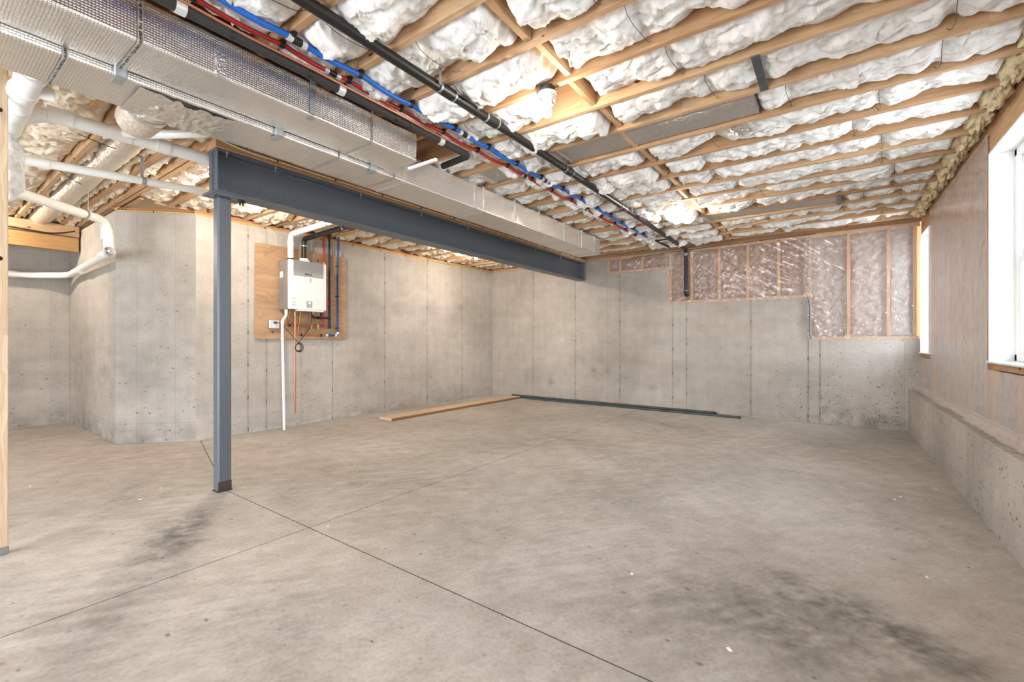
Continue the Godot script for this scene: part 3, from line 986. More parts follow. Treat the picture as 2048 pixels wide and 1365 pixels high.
func ceiling() -> void:
	var ce := thing("ceiling", "wood joist ceiling with crossing block rows and batts between", "ceiling", Vector3(-4, 2.70, -2.2), "", "structure")
	var st := begin()
	cbox(st, Vector3(-3.9, YJ + JH + 0.02, -2.3), Vector3(10.3, 0.04, 11.4))
	obj("subfloor", st, M.osb, ce)
	# rim boards close the edges
	st = begin()
	cbox(st, Vector3(0.93, YJ + JH * 0.5, -2.3), Vector3(0.04, JH, 11.2)); obj("rim_board", st, M.wood[0], ce)
	st = begin()
	cbox(st, Vector3(-2.6, YJ + JH * 0.5, ZF - 0.06), Vector3(7.2, JH, 0.04)); obj("rim_board", st, M.wood[0], ce)
	st = begin()
	cbox(st, Vector3(-6.14, YJ + JH * 0.5, -4.7), Vector3(0.04, JH, 6.0)); obj("rim_board", st, M.wood[0], ce)
	st = begin()
	cbox(st, Vector3(-7.5, YJ + JH * 0.5, ZS - 0.09), Vector3(2.9, JH, 0.04)); obj("rim_board", st, M.wood[0], ce)
	st = begin()
	cbox(st, Vector3(-8.95, YJ + JH * 0.5, 0.8), Vector3(0.04, JH, 4.8)); obj("rim_board", st, M.wood[0], ce)
	st = begin()
	cbox(st, Vector3(-4.0, YJ + JH * 0.5, 3.26), Vector3(10.0, JH, 0.04)); obj("rim_board", st, M.wood[0], ce)
	# joists right of the beam
	for k in range(-8, 15):
		st = begin()
		cbox(st, Vector3((0.90 - 3.98) * 0.5, YJ + JH * 0.5 + rnd(-0.002, 0.002), zj(k) + rnd(-0.004, 0.004)), Vector3(4.88, JH, JT), 0.003)
		obj("joist", st, wood(k * 2 + (k / 3)), ce)
	# joists left of the beam
	var left := [0.66, 0.27, -0.12, -0.507, -0.895, -1.282, -1.44, -1.49, -1.84, -2.225]
	for k in 14: left.append(-2.612 - 0.387 * k)
	for i in left.size():
		var z: float = left[i]
		if z < ZF + 0.05: continue
		var xa := -8.92 if z > ZS - 0.03 else -6.12
		st = begin()
		cbox(st, Vector3((xa - 3.76) * 0.5, YJ + JH * 0.5, z), Vector3(-3.76 - xa, JH, JT), 0.003)
		obj("joist", st, wood(i * 2 + 1), ce)
	# block row
	for k in range(-3, 14):
		st = begin()
		var up := rnd(0.0, 0.01)
		var dx := 0.012 if k % 2 == 0 else -0.012
		cbox(st, Vector3(-1.26 + dx, YJ + 0.105 + up, (zj(k) + zj(k + 1)) * 0.5), Vector3(JT, 0.19, DZ - JT - 0.002), 0.003)
		obj("blocking", st, wood(k + 1), ce)
	# spray foam at the rim over the window wall
	for k in range(0, 14):
		var zc := (zj(k) + zj(k + 1)) * 0.5
		var sdk := float(k)
		var f := func(u: float, v: float) -> Vector3:
			var th := u * TAU; var ph := (v - 0.5) * PI
			var d := Vector3(cos(ph) * cos(th), sin(ph), cos(ph) * sin(th))
			var r := 1.0 + 0.45 * N2.get_noise_3d(d.x * 2.0 + sdk * 5.0, d.y * 2.0, d.z * 2.0) + 0.22 * N2.get_noise_3d(d.x * 6.0, d.y * 6.0 + sdk, d.z * 6.0)
			return Vector3(0.84, YJ + 0.075, zc) + Vector3(d.x * 0.075, d.y * 0.115, d.z * 0.20) * r
		obj("rim_foam", sheet(40, 22, f, true), M.foam, ce)
	# batts and their spring wires
	rng.seed = 4242
	var far_count := 13
	for k in range(-3, 14):
		var za := zj(k + 1) + JT * 0.5 + 0.002
		var zb := zj(k) - JT * 0.5 - 0.002
		var nth := far_count - k          # 0 = bay at the far wall
		var segs := [[-1.235, 0.80, "window side of block row"], [-2.44, -1.285, "between block row and foil ducts"], [-3.74, -2.46, "above the foil ducts"]]
		for si in segs.size():
			var s: Array = segs[si]
			var sag := 0.042 if si == 0 else 0.078
			if k <= 0 and si == 1: sag = 0.085
			if k <= -1 and si == 0: sag = 0.075
			if si == 2: sag = 0.02
			if si == 2 and k < 2: continue
			var xa: float = s[0]; var xb: float = s[1]
			var wires := []
			if k == 3 and si == 0: xa = -0.42
			if k == 3 and si == 1: xb = -1.95
			if k == 10 and si == 0: xa = 0.05
			if k == 1 and si == 1: xb = -1.56
			var nw := 2 if si == 0 else 1
			for w in nw:
				wires.append(lerpf(xa, xb, (w + 0.5) / nw) + rnd(-0.2, 0.2) * (xb - xa) / nw)
			if si == 0 and k == 2: wires.append(-0.335)
			if si == 0 and k == 10: wires.append(0.10)
			var mesh := batt_mesh(xa, xb, za, zb, sag, wires, 0.012 if k < 4 else 0.017, float(k) + si * 31.7)
			if si < 2:
				mesh = tufts(mesh, 70 if k < 3 else 25, 100 + k * 7 + si)
			var b := obj("insulation_batt", mesh, M.fluff, null)
			tag(b, "fibreglass batt, %s ceiling bay from the far wall, %s" % [ORD[nth], s[2]], "insulation", "fibreglass batts in the ceiling bays")
			rng.seed = 9000 + k * 11 + si
			for w in wires:
				var ws := begin()
				var pth := PackedVector3Array()
				for q in 9:
					var t := float(q) / 8.0
					pth.append(Vector3(w + 0.01 * sin(t * 5.0), YJ + 0.03 - 0.055 * pow(4.0 * t * (1.0 - t), 0.6), lerpf(za, zb, t)))
				tube(ws, pth, 0.0016, 6)
				obj("spring_wire", ws, M.wire, ce)
	# batts left of the beam
	for i in left.size() - 1:
		var zb2: float = left[i] - JT * 0.5 - 0.002
		var za2: float = left[i + 1] + JT * 0.5 + 0.002
		if zb2 - za2 < 0.10 or za2 < ZF: continue
		var xa2 := -8.7 if za2 > ZS - 0.03 else -6.05
		if i == 4:
			continue
		var mesh2 := batt_mesh(xa2, -4.02 if za2 < -1.5 else -3.3, za2, zb2, 0.03, [lerpf(xa2, -3.9, 0.35)], 0.018, 200.0 + i)
		mesh2 = tufts(mesh2, 40, 700 + i)
		var b2 := obj("insulation_batt", mesh2, M.fluff_old, null)
		tag(b2, "cream batt left of the steel beam, %s ceiling bay from the far wall" % ORD[22 - i], "insulation", "fibreglass batts left of the beam")
	# small side pieces around the round duct in its bay
	for e in [[-0.916, -0.975, "viewer's side"], [-1.20, -1.262, "far side"]]:
		var mesh3 := batt_mesh(-8.6, -3.4, e[1], e[0], 0.02, [], 0.02, 260.0 + e[0])
		tag(obj("insulation_strip", mesh3, M.fluff_old, null), "cream fibreglass strip stuffed along the %s of the round foil duct" % e[2], "insulation", "fibreglass strips beside the round duct")

# ------------------------------------------------------------------ things
func lamp_bulb(at: Vector3, label: String, e: float, on_joist := true) -> void:
	# at = centre of the globe
	var t := thing("light_bulb", label, "light bulb", at + Vector3(0, 0.13, 0), "bare bulbs in white lampholders")
	var st := begin()
	lathe(st, at + Vector3(0, 0.105, 0), [Vector2(0.046, 0.045), Vector2(0.048, 0.03), Vector2(0.048, 0.006)])
	obj("ceiling_box", st, M.black, t)
	st = begin()
	lathe(st, at, [Vector2(0.0575, 0.112), Vector2(0.0575, 0.098), Vector2(0.052, 0.094), Vector2(0.036, 0.088), Vector2(0.028, 0.074), Vector2(0.026, 0.058)])
	var holder := obj("lampholder", st, M.white, t)
	st = begin()
	lathe(st, at, [Vector2(0.0135, 0.062), Vector2(0.0145, 0.05), Vector2(0.0135, 0.045), Vector2(0.0145, 0.040), Vector2(0.015, 0.034)])
	obj("bulb_collar", st, M.galv, holder)
	st = begin()
	var prof := [Vector2(0.014, 0.038), Vector2(0.017, 0.030), Vector2(0.024, 0.018), Vector2(0.029, 0.004), Vector2(0.030, -0.006), Vector2(0.027, -0.018), Vector2(0.019, -0.027), Vector2(0.009, -0.0315), Vector2(0.001, -0.0325)]
	lathe(st, at, prof)
	var g := mat(c8(255, 250, 240), 0.3)
	g.emission_enabled = true
	g.emission = Color(1.0, 0.93, 0.82)
	g.emission_energy_multiplier = 10.0
	obj("bulb", st, g, t)
	var l := OmniLight3D.new()
	l.name = "bulb_light"
	l.light_color = Color(1.0, 0.945, 0.87)
	l.light_energy = e
	l.light_size = 0.03
	l.omni_range = 20.0; l.omni_attenuation = 2.0
	l.shadow_enabled = true
	l.position = Vector3(0, -0.13, 0)
	t.add_child(l)

func beam_and_column() -> void:
	var xb := -3.868; var z0 := -1.428; var z1 := ZF + 0.02
	var zc := (z0 + z1) * 0.5; var L := z0 - z1
	var t := thing("steel_beam", "dark grey steel I-beam spanning from the column to the far wall", "steel beam", Vector3(xb, 2.31, zc))
	var st := begin()
	# rolled profile: flanges, web, fillets in one mesh
	cbox(st, Vector3(xb, 2.3185, zc), Vector3(0.165, 0.015, L), 0.003)
	cbox(st, Vector3(xb, 2.6325, zc), Vector3(0.165, 0.015, L), 0.003)
	cbox(st, Vector3(xb, 2.4755, zc), Vector3(0.010, 0.302, L), 0.001)
	for s in [-1.0, 1.0]:
		for y in [2.331, 2.620]:
			cbox(st, Vector3(xb + s * 0.008, y, zc), Vector3(0.014, 0.014, L), 0.006)
	obj("i_section", st, M.steel, t)
	st = begin()
	cbox(st, Vector3(xb, 2.475, z0 - 0.012), Vector3(0.15, 0.298, 0.010), 0.001)
	cbox(st, Vector3(xb + 0.05, 2.475, z1 + 0.10), Vector3(0.09, 0.298, 0.012), 0.001)
	obj("end_plate", st, M.steel, t)
	st = begin()
	cbox(st, Vector3(xb, 2.67, zc), Vector3(0.19, 0.058, L + 0.02), 0.003)
	obj("nailer_plank", st, M.wood[2], t)
	for z in [-1.50, -1.87, -2.70, -3.5, -4.3, -5.1, -5.9, -6.7]:
		st = begin()
		cbox(st, Vector3(xb + 0.085, 2.622, z), Vector3(0.016, 0.014, 0.018), 0.003)
		rod(st, Vector3(xb + 0.078, 2.650, z), Vector3(xb + 0.078, 2.588, z), 0.005, 8)
		obj("bolt", st, M.galv, t)
	var cl := thing("steel_column", "dark grey square steel column standing on the floor under the beam end", "column", Vector3(-3.875, 0, -1.505))
	st = begin()
	cbox(st, Vector3(-3.882, 1.145, -1.505), Vector3(0.092, 2.29, 0.098), 0.012)
	obj("shaft", st, M.steel, cl)
	st = begin()
	cbox(st, Vector3(-3.872, 2.2995, -1.515), Vector3(0.17, 0.022, 0.24), 0.003)
	obj("cap_plate", st, M.steel, cl)
	st = begin()
	cbox(st, Vector3(-3.882, 0.004, -1.505), Vector3(0.10, 0.008, 0.106), 0.002)
	cbox(st, Vector3(-3.834, 0.045, -1.505), Vector3(0.003, 0.07, 0.095), 0.001)
	obj("base_weld", st, M.dirt, cl)
	for z in [-1.598, -1.622]:
		st = begin()
		rod(st, Vector3(-3.80, 2.33, z), Vector3(-3.80, 2.245, z), 0.008, 8)
		lathe(st, Vector3(-3.80, 2.265, z), [Vector2(0.016, 0.02), Vector2(0.016, 0.0)], Vector3.UP, 6)
		obj("cap_bolt", st, M.iron, cl)

func duct_shape(x0: float, x1: float, y0: float, y1: float, z0: float, z1: float, amp: float, sd: float) -> ArrayMesh:
	# wrapped rectangular duct: rounded profile swept along z with soft dents
	var prof: Array[Vector2] = []
	var r := 0.014
	var cs := [Vector2(x0 + r, y0 + r), Vector2(x1 - r, y0 + r), Vector2(x1 - r, y1 - r), Vector2(x0 + r, y1 - r)]
	for c in 4:
		for k in 5:
			var a := PI + c * PI / 2 + k * PI / 8
			prof.append(cs[c] + Vector2(cos(a), sin(a)) * r)
		var nx: Vector2 = cs[(c + 1) % 4]
		var a2 := PI + (c + 1) * PI / 2
		var p0: Vector2 = cs[c] + Vector2(cos(a2), sin(a2)) * r
		var p1: Vector2 = nx + Vector2(cos(a2), sin(a2)) * r
		for k in range(1, 9):
			prof.append(p0.lerp(p1, k / 9.0))
	prof.append(prof[0])
	var nu := int(absf(z1 - z0) / 0.05)
	var nv := prof.size() - 1
	var P := PackedVector3Array(); var U := PackedVector2Array()
	var cen := Vector2((x0 + x1) * 0.5, (y0 + y1) * 0.5)
	var arc := PackedFloat32Array([0.0])
	for k in nv: arc.append(arc[k] + prof[k].distance_to(prof[k + 1]))
	for a in nu + 1:
		var z := lerpf(z0, z1, float(a) / nu)
		for b in nv + 1:
			var p := prof[b % nv]
			var d := (p - cen).normalized()
			p += d * amp * (N.get_noise_3d(p.x * 6.0 + sd, p.y * 6.0, z * 3.0) + 0.5 * N2.get_noise_3d(p.x * 14.0, p.y * 14.0 + sd, z * 9.0))
			P.append(Vector3(p.x, p.y, z)); U.append(Vector2(z, arc[b]))
	return grid_arrays(P, U, nu, nv, false)

func ducts() -> void:
	# long duct beside the beam
	var t := thing("foil_duct", "long silver bubble foil wrapped duct running beside the steel beam to the far wall", "air duct", Vector3(-2.98, 2.45, -2.4))
	obj("wrapped_trunk", duct_shape(-3.165, -2.802, 2.450, 2.690, 1.8, -6.12, 0.005, 1.0), M.foil, t)
	var st := begin()
	cbox(st, Vector3(-2.983, 2.576, -6.12), Vector3(0.36, 0.248, 0.012), 0.004)
	obj("end_cap", st, M.foil_tape, t)
	for z in [-2.42, -3.28, -3.42, -3.95, -4.45, -5.05, -5.55, -5.95]:
		st = begin()
		var seg := PackedVector3Array()
		cbox(st, Vector3(-2.983, 2.576, z), Vector3(0.372, 0.262, 0.05), 0.012)
		obj("seam_tape", st, M.foil_tape, t)
	for z in [-0.45, -1.82, -2.30]:
		st = begin()
		band(st, -3.165, -2.802, 2.450, 2.50, z, 0.020 if z > -1.0 else 0.008)
		obj("printed_strip", st, M.print_tape, t)
	st = begin()
	quad(st, Vector3(-2.7935, 2.494, -0.70), Vector3(-2.7935, 2.494, -0.99), Vector3(-2.7935, 2.465, -0.99), Vector3(-2.7935, 2.465, -0.70), Vector3.RIGHT, Vector2(0, 0), Vector2(0.4, 0), Vector2(0.4, 1), Vector2(0, 1))
	# wrap torn and re-taped at the branch
	var cr := func(u: float, v: float) -> Vector3:
		var z := lerpf(-0.72, -1.16, u)
		var x := lerpf(-3.16, -2.81, v)
		return Vector3(x, 2.443 - 0.030 * absf(N2.get_noise_2d(x * 4.0, z * 9.0)) * sin(u * PI) - 0.010 * absf(N.get_noise_2d(x * 10.0, z * 22.0)) * sin(u * PI), z)
	obj("crumpled_patch", sheet(80, 60, cr, true), M.foil_crumple, t)
	for z in [-0.64, -1.40, -2.1]:
		st = begin()
		cbox(st, Vector3(-2.79, 2.468, z), Vector3(0.022, 0.05, 0.05), 0.004)
		cbox(st, Vector3(-2.83, 2.441, z), Vector3(0.07, 0.006, 0.045), 0.002)
		obj("joint_clip", st, M.galv, t)
	# big duct alongside
	var b := thing("foil_duct", "wide silver bubble foil wrapped duct ending halfway beside the black insulated pipe", "air duct", Vector3(-2.63, 2.485, -0.3))
	obj("wrapped_trunk", duct_shape(-2.794, -2.478, 2.487, 2.690, 1.8, -2.24, 0.005, 9.0), M.foil, b)
	st = begin()
	cbox(st, Vector3(-2.639, 2.594, -2.24), Vector3(0.316, 0.208, 0.012), 0.004)
	obj("end_cap", st, M.foil_tape, b)
	for z in [-0.635, -1.85]:
		st = begin()
		band(st, -2.80, -2.478, 2.487, 2.702, z, 0.020 if z > -1.0 else 0.008)
		obj("printed_strip", st, M.print_tape, b)
	st = begin()
	cbox(st, Vector3(-2.471, 2.60, -1.435), Vector3(0.006, 0.205, 0.036), 0.002)
	cbox(st, Vector3(-2.50, 2.484, -1.435), Vector3(0.05, 0.005, 0.036), 0.002)
	obj("hanger_strap", st, M.galv, b)
	st = begin()
	cbox(st, Vector3(-2.474, 2.55, -0.95), Vector3(0.014, 0.14, 0.05), 0.005)
	obj("tape_patch", st, M.foil_tape, b)
	# hanger bar at the end of the big duct
	st = begin()
	cbox(st, Vector3(-2.48, 2.488, -2.30), Vector3(0.30, 0.022, 0.022), 0.003)
	obj("hanger_bar", st, M.white, b)
	# round branch duct to the left
	var r := thing("round_duct", "round foil wrapped branch duct leaving the trunk and running between the left joists", "air duct", Vector3(-5.5, 2.65, -1.08))
	var pth := bend([Vector3(-3.12, 2.53, -0.86), Vector3(-3.46, 2.50, -0.86), Vector3(-3.62, 2.66, -0.95), Vector3(-3.95, 2.79, -1.06), Vector3(-4.5, 2.775, -1.085), Vector3(-8.45, 2.755, -1.09)], 0.3, 8)
	var st2 := begin()
	var fine := PackedVector3Array()
	var rad := PackedFloat32Array()
	for i in pth.size() - 1:
		var n := maxi(1, int(pth[i].distance_to(pth[i + 1]) / 0.022))
		for k in n:
			var p := pth[i].lerp(pth[i + 1], float(k) / n)
			fine.append(p); rad.append(0.104 + 0.004 * sin(fine.size() * 1.9) + 0.010 * N2.get_noise_1d(p.x * 5.0))
	tube(st2, fine, 0.1, 26, true, rad)
	obj("wrapped_pipe", st2, M.foil_round, r)
	st2 = begin()
	sleeve(st2, Vector3(-3.17, 2.526, -0.86), Vector3(-3.215, 2.522, -0.86), 0.115)
	obj("collar_tape", st2, M.foil_tape, r)
	# flat lined joist bays (foil faced pan)
	for d in [[-1.90, -0.40, 3, "flat grey foil faced duct panel filling a joist bay beside the near bulb"], [-1.35, 0.08, 10, "thin grey duct panel in a joist bay beside the far bulb"], [-2.72, -2.02, 3, "short shiny duct panel between the joists next to the red pipe"]]:
		var za := zj(d[2] + 1) + 0.03
		var zb := zj(d[2]) - 0.03
		var f := func(u: float, v: float) -> Vector3:
			var x := lerpf(d[0], d[1], u); var z := lerpf(za, zb, v)
			var s := minf(v, 1.0 - v)
			return Vector3(x, 2.745 - 0.03 * smoothstep(0.0, 0.08, s) + 0.004 * N2.get_noise_2d(x * 5.0, z * 9.0), z)
		var pn := thing("duct_panel", d[3], "duct panel", Vector3((d[0] + d[1]) * 0.5, 2.72, (za + zb) * 0.5))
		obj("foil_face", sheet(60, 16, f, false), M.foil_dull, pn)
		st = begin()
		cbox(st, Vector3((d[0] + d[1]) * 0.5, 2.81, (za + zb) * 0.5), Vector3(d[1] - d[0], 0.14, zb - za - 0.02), 0.004)
		obj("duct_body", st, M.galv, pn)
		st = begin()
		cbox(st, Vector3(d[0] + 0.05, 2.715, (za + zb) * 0.5), Vector3(0.07, 0.012, zb - za - 0.03), 0.003)
		obj("foil_joint", st, M.foil_tape, pn)

func band(st: SurfaceTool, x0: float, x1: float, y0: float, y1: float, z: float, w: float) -> void:
	# strip over the bottom and the right face of a duct
	var e := 0.0065
	quad(st, Vector3(x0 + 0.01, y0 - e, z - w * 0.5), Vector3(x1 - 0.005, y0 - e, z - w * 0.5), Vector3(x1 - 0.005, y0 - e, z + w * 0.5), Vector3(x0 + 0.01, y0 - e, z + w * 0.5), Vector3.DOWN, Vector2(0, 0), Vector2(x1 - x0, 0), Vector2(x1 - x0, 1), Vector2(0, 1))
	quad(st, Vector3(x1 + e, y0 + 0.005, z - w * 0.5), Vector3(x1 + e, y1 - 0.01, z - w * 0.5), Vector3(x1 + e, y1 - 0.01, z + w * 0.5), Vector3(x1 + e, y0 + 0.005, z + w * 0.5), Vector3.RIGHT, Vector2(0, 0), Vector2(y1 - y0, 0), Vector2(y1 - y0, 1), Vector2(0, 1))
	quad(st, Vector3(x1 - 0.005, y0 - e, z - w * 0.5), Vector3(x1 + e, y0 + 0.005, z - w * 0.5), Vector3(x1 + e, y0 + 0.005, z + w * 0.5), Vector3(x1 - 0.005, y0 - e, z + w * 0.5), Vector3(1, -1, 0).normalized(), Vector2(0, 0), Vector2(0.02, 0), Vector2(0.02, 1), Vector2(0, 1))

func clip_on(t: Node3D, p: Vector3, r: float, m: Material) -> void:
	var st := begin()
	sleeve(st, p + Vector3(0, 0, 0.011), p - Vector3(0, 0, 0.011), r + 0.006)
	cbox(st, p + Vector3(r + 0.008, 0.008, 0), Vector3(0.014, 0.022, 0.020), 0.003)
	cbox(st, p + Vector3(-r - 0.008, 0.008, 0), Vector3(0.014, 0.022, 0.020), 0.003)
	obj("pipe_clip", st, m, t)

func ceiling_pipes() -> void:
	# black gas pipe along the ceiling, turning down at the far wall
	var t := thing("gas_pipe", "black iron pipe crossing under the joists and dropping down the far wall plastic", "pipe", Vector3(-1.875, 2.66, -3.5))
	var st := begin()
	tube(st, bend([Vector3(-1.885, 2.662, 1.2), Vector3(-1.872, 2.662, -3.0), Vector3(-1.935, 2.664, -7.53), Vector3(-1.94, 1.94, -7.56)], 0.06), 0.0285, 20)
	obj("pipe", st, M.iron, t)
	for z in [-1.93, -2.36, -3.45, -4.75, -6.75]:
		var x := -1.872 - maxf(0.0, -z - 3.0) * 0.0139
		st = begin()
		sleeve(st, Vector3(x, 2.662, z + 0.055), Vector3(x, 2.662, z - 0.055), 0.0345)
		obj("coupling", st, M.iron, t)
		for e in [0.06, -0.06]:
			st = begin()
			sleeve(st, Vector3(x, 2.662, z + e + 0.006), Vector3(x, 2.662, z + e - 0.006), 0.0335)
			obj("clamp_ring", st, M.zinc, t)
	for z in [-1.93, -2.27, -5.03]:
		st = begin()
		var x2 := -1.872 - maxf(0.0, -z - 3.0) * 0.0139
		cbox(st, Vector3(x2 + 0.038, 2.70, z + 0.09), Vector3(0.004, 0.10, 0.02), 0.001)
		obj("hanger_strap", st, M.zinc, t)
	st = begin()
	sleeve(st, Vector3(-1.9365, 2.60, -7.532), Vector3(-1.9365, 2.56, -7.534), 0.034)
	obj("clamp_ring", st, M.zinc, t)
	st = begin()
	sleeve(st, Vector3(-1.94, 2.00, -7.558), Vector3(-1.94, 1.985, -7.558), 0.034)
	obj("clamp_ring", st, M.zinc, t)
	st = begin()
	tube(st, bend([Vector3(-1.94, 1.985, -7.56), Vector3(-1.94, 1.93, -7.56), Vector3(-1.94, 1.93, -7.615)], 0.04), 0.036, 18)
	obj("elbow", st, M.iron, t)
	# short stub beside its end
	st = begin()
	rod(st, Vector3(-2.12, 2.66, -6.6), Vector3(-2.10, 2.66, -7.25), 0.016)
	rod(st, Vector3(-2.11, 2.66, -6.62), Vector3(-1.96, 2.66, -6.60), 0.010)
	tag(obj("pipe_stub", st, M.iron, null), "short thin black pipe beside the elbow of the gas pipe", "pipe")
	# blue and red water lines
	for c in [["blue", -2.175, 0.0155, M.blue, -6.35, "bright blue plastic water pipe clipped under the joists beside the gas pipe"], ["red", -2.285, 0.0125, M.red, -6.22, "red plastic water pipe clipped under the joists between blue and black pipes"]]:
		var p := thing(c[0] + "_water_pipe", c[5], "pipe", Vector3(c[1], 2.68, -2.6))
		var x0: float = c[1]
		var pts := PackedVector3Array()
		var nseg := 80
		for i in nseg + 1:
			var z := lerpf(1.0, c[4], float(i) / nseg)
			var ph := fposmod((z - ZJ0) / DZ, 1.0)
			pts.append(Vector3(x0 + 0.02 * N.get_noise_1d(z * 0.8 + x0 * 40.0), YJ - c[2] - 0.002 - 0.014 * sin(ph * PI), z))
		st = begin()
		tube(st, pts, c[2], 14)
		obj("tube", st, c[3], p)
		for k in range(-4, 12):
			var z2 := zj(k)
			if z2 < c[4]: continue
			clip_on(p, Vector3(x0 + 0.02 * N.get_noise_1d(z2 * 0.8 + x0 * 40.0), YJ - c[2] - 0.003, z2), c[2], M.black)
		for z3 in ([-1.18, -2.42, -3.55] if c[0] == "blue" else [-1.44, -3.36, -4.6]):
			var q := Vector3(x0 + 0.02 * N.get_noise_1d(z3 * 0.8 + x0 * 40.0), YJ - c[2] - 0.012, z3)
			st = begin()
			sleeve(st, q + Vector3(0, 0, 0.022), q - Vector3(0, 0, 0.022), c[2] + 0.004)
			obj("coupling", st, M.black, p)
			for e in [0.036, -0.036]:
				st = begin()
				sleeve(st, q + Vector3(0, 0, e + 0.013), q + Vector3(0, 0, e - 0.013), c[2] + 0.003)
				obj("crimp_ring", st, M.sleeve, p)
	# black insulated line with a bare copper line riding on it
	var b := thing("insulated_pipe", "black foam sleeved pipe beside the wide foil duct turning left at its end", "pipe", Vector3(-2.28, 2.60, -0.8))
	st = begin()
	tube(st, bend([Vector3(-2.272, 2.605, 1.2), Vector3(-2.283, 2.605, -2.60), Vector3(-2.62, 2.62, -2.66)], 0.05), 0.025, 18)
	obj("sleeved_pipe", st, M.foamsleeve, b)
	for z in [-0.72, -1.49, -2.29]:
		st = begin()
		sleeve(st, Vector3(-2.278, 2.605, z + 0.02), Vector3(-2.278, 2.605, z - 0.02), 0.029)
		obj("clamp_ring", st, M.sleeve, b)
	for z in [-0.92, -1.30, -1.88, -2.0]:
		st = begin()
		sleeve(st, Vector3(-2.278, 2.605, z + 0.008), Vector3(-2.278, 2.605, z - 0.008), 0.027)
		obj("tape_band", st, M.black, b)
	st = begin()
	var cu := PackedVector3Array()
	for i in 60:
		var z4 := lerpf(1.0, -2.35, i / 59.0)
		cu.append(Vector3(-2.246 + 0.006 * sin(z4 * 9.0), 2.617 + 0.004 * sin(z4 * 7.0), z4))
	tube(st, cu, 0.0075, 10)
	tag(obj("copper_line", st, M.copper, null), "thin bare copper line lying along the black foam sleeved pipe", "pipe")
	# second blue line partly hidden over the wide duct
	st = begin()
	tube(st, bend([Vector3(-2.40, 2.665, 0.8), Vector3(-2.40, 2.672, -0.9), Vector3(-2.36, 2.675, -1.7)], 0.1), 0.0155, 14)
	tag(obj("blue_water_pipe", st, M.blue, null), "second blue water pipe half hidden above the wide foil duct", "pipe")

func hub(st: SurfaceTool, a: Vector3, b: Vector3, r: float) -> void:
	sleeve(st, a, b, r, 0.08)

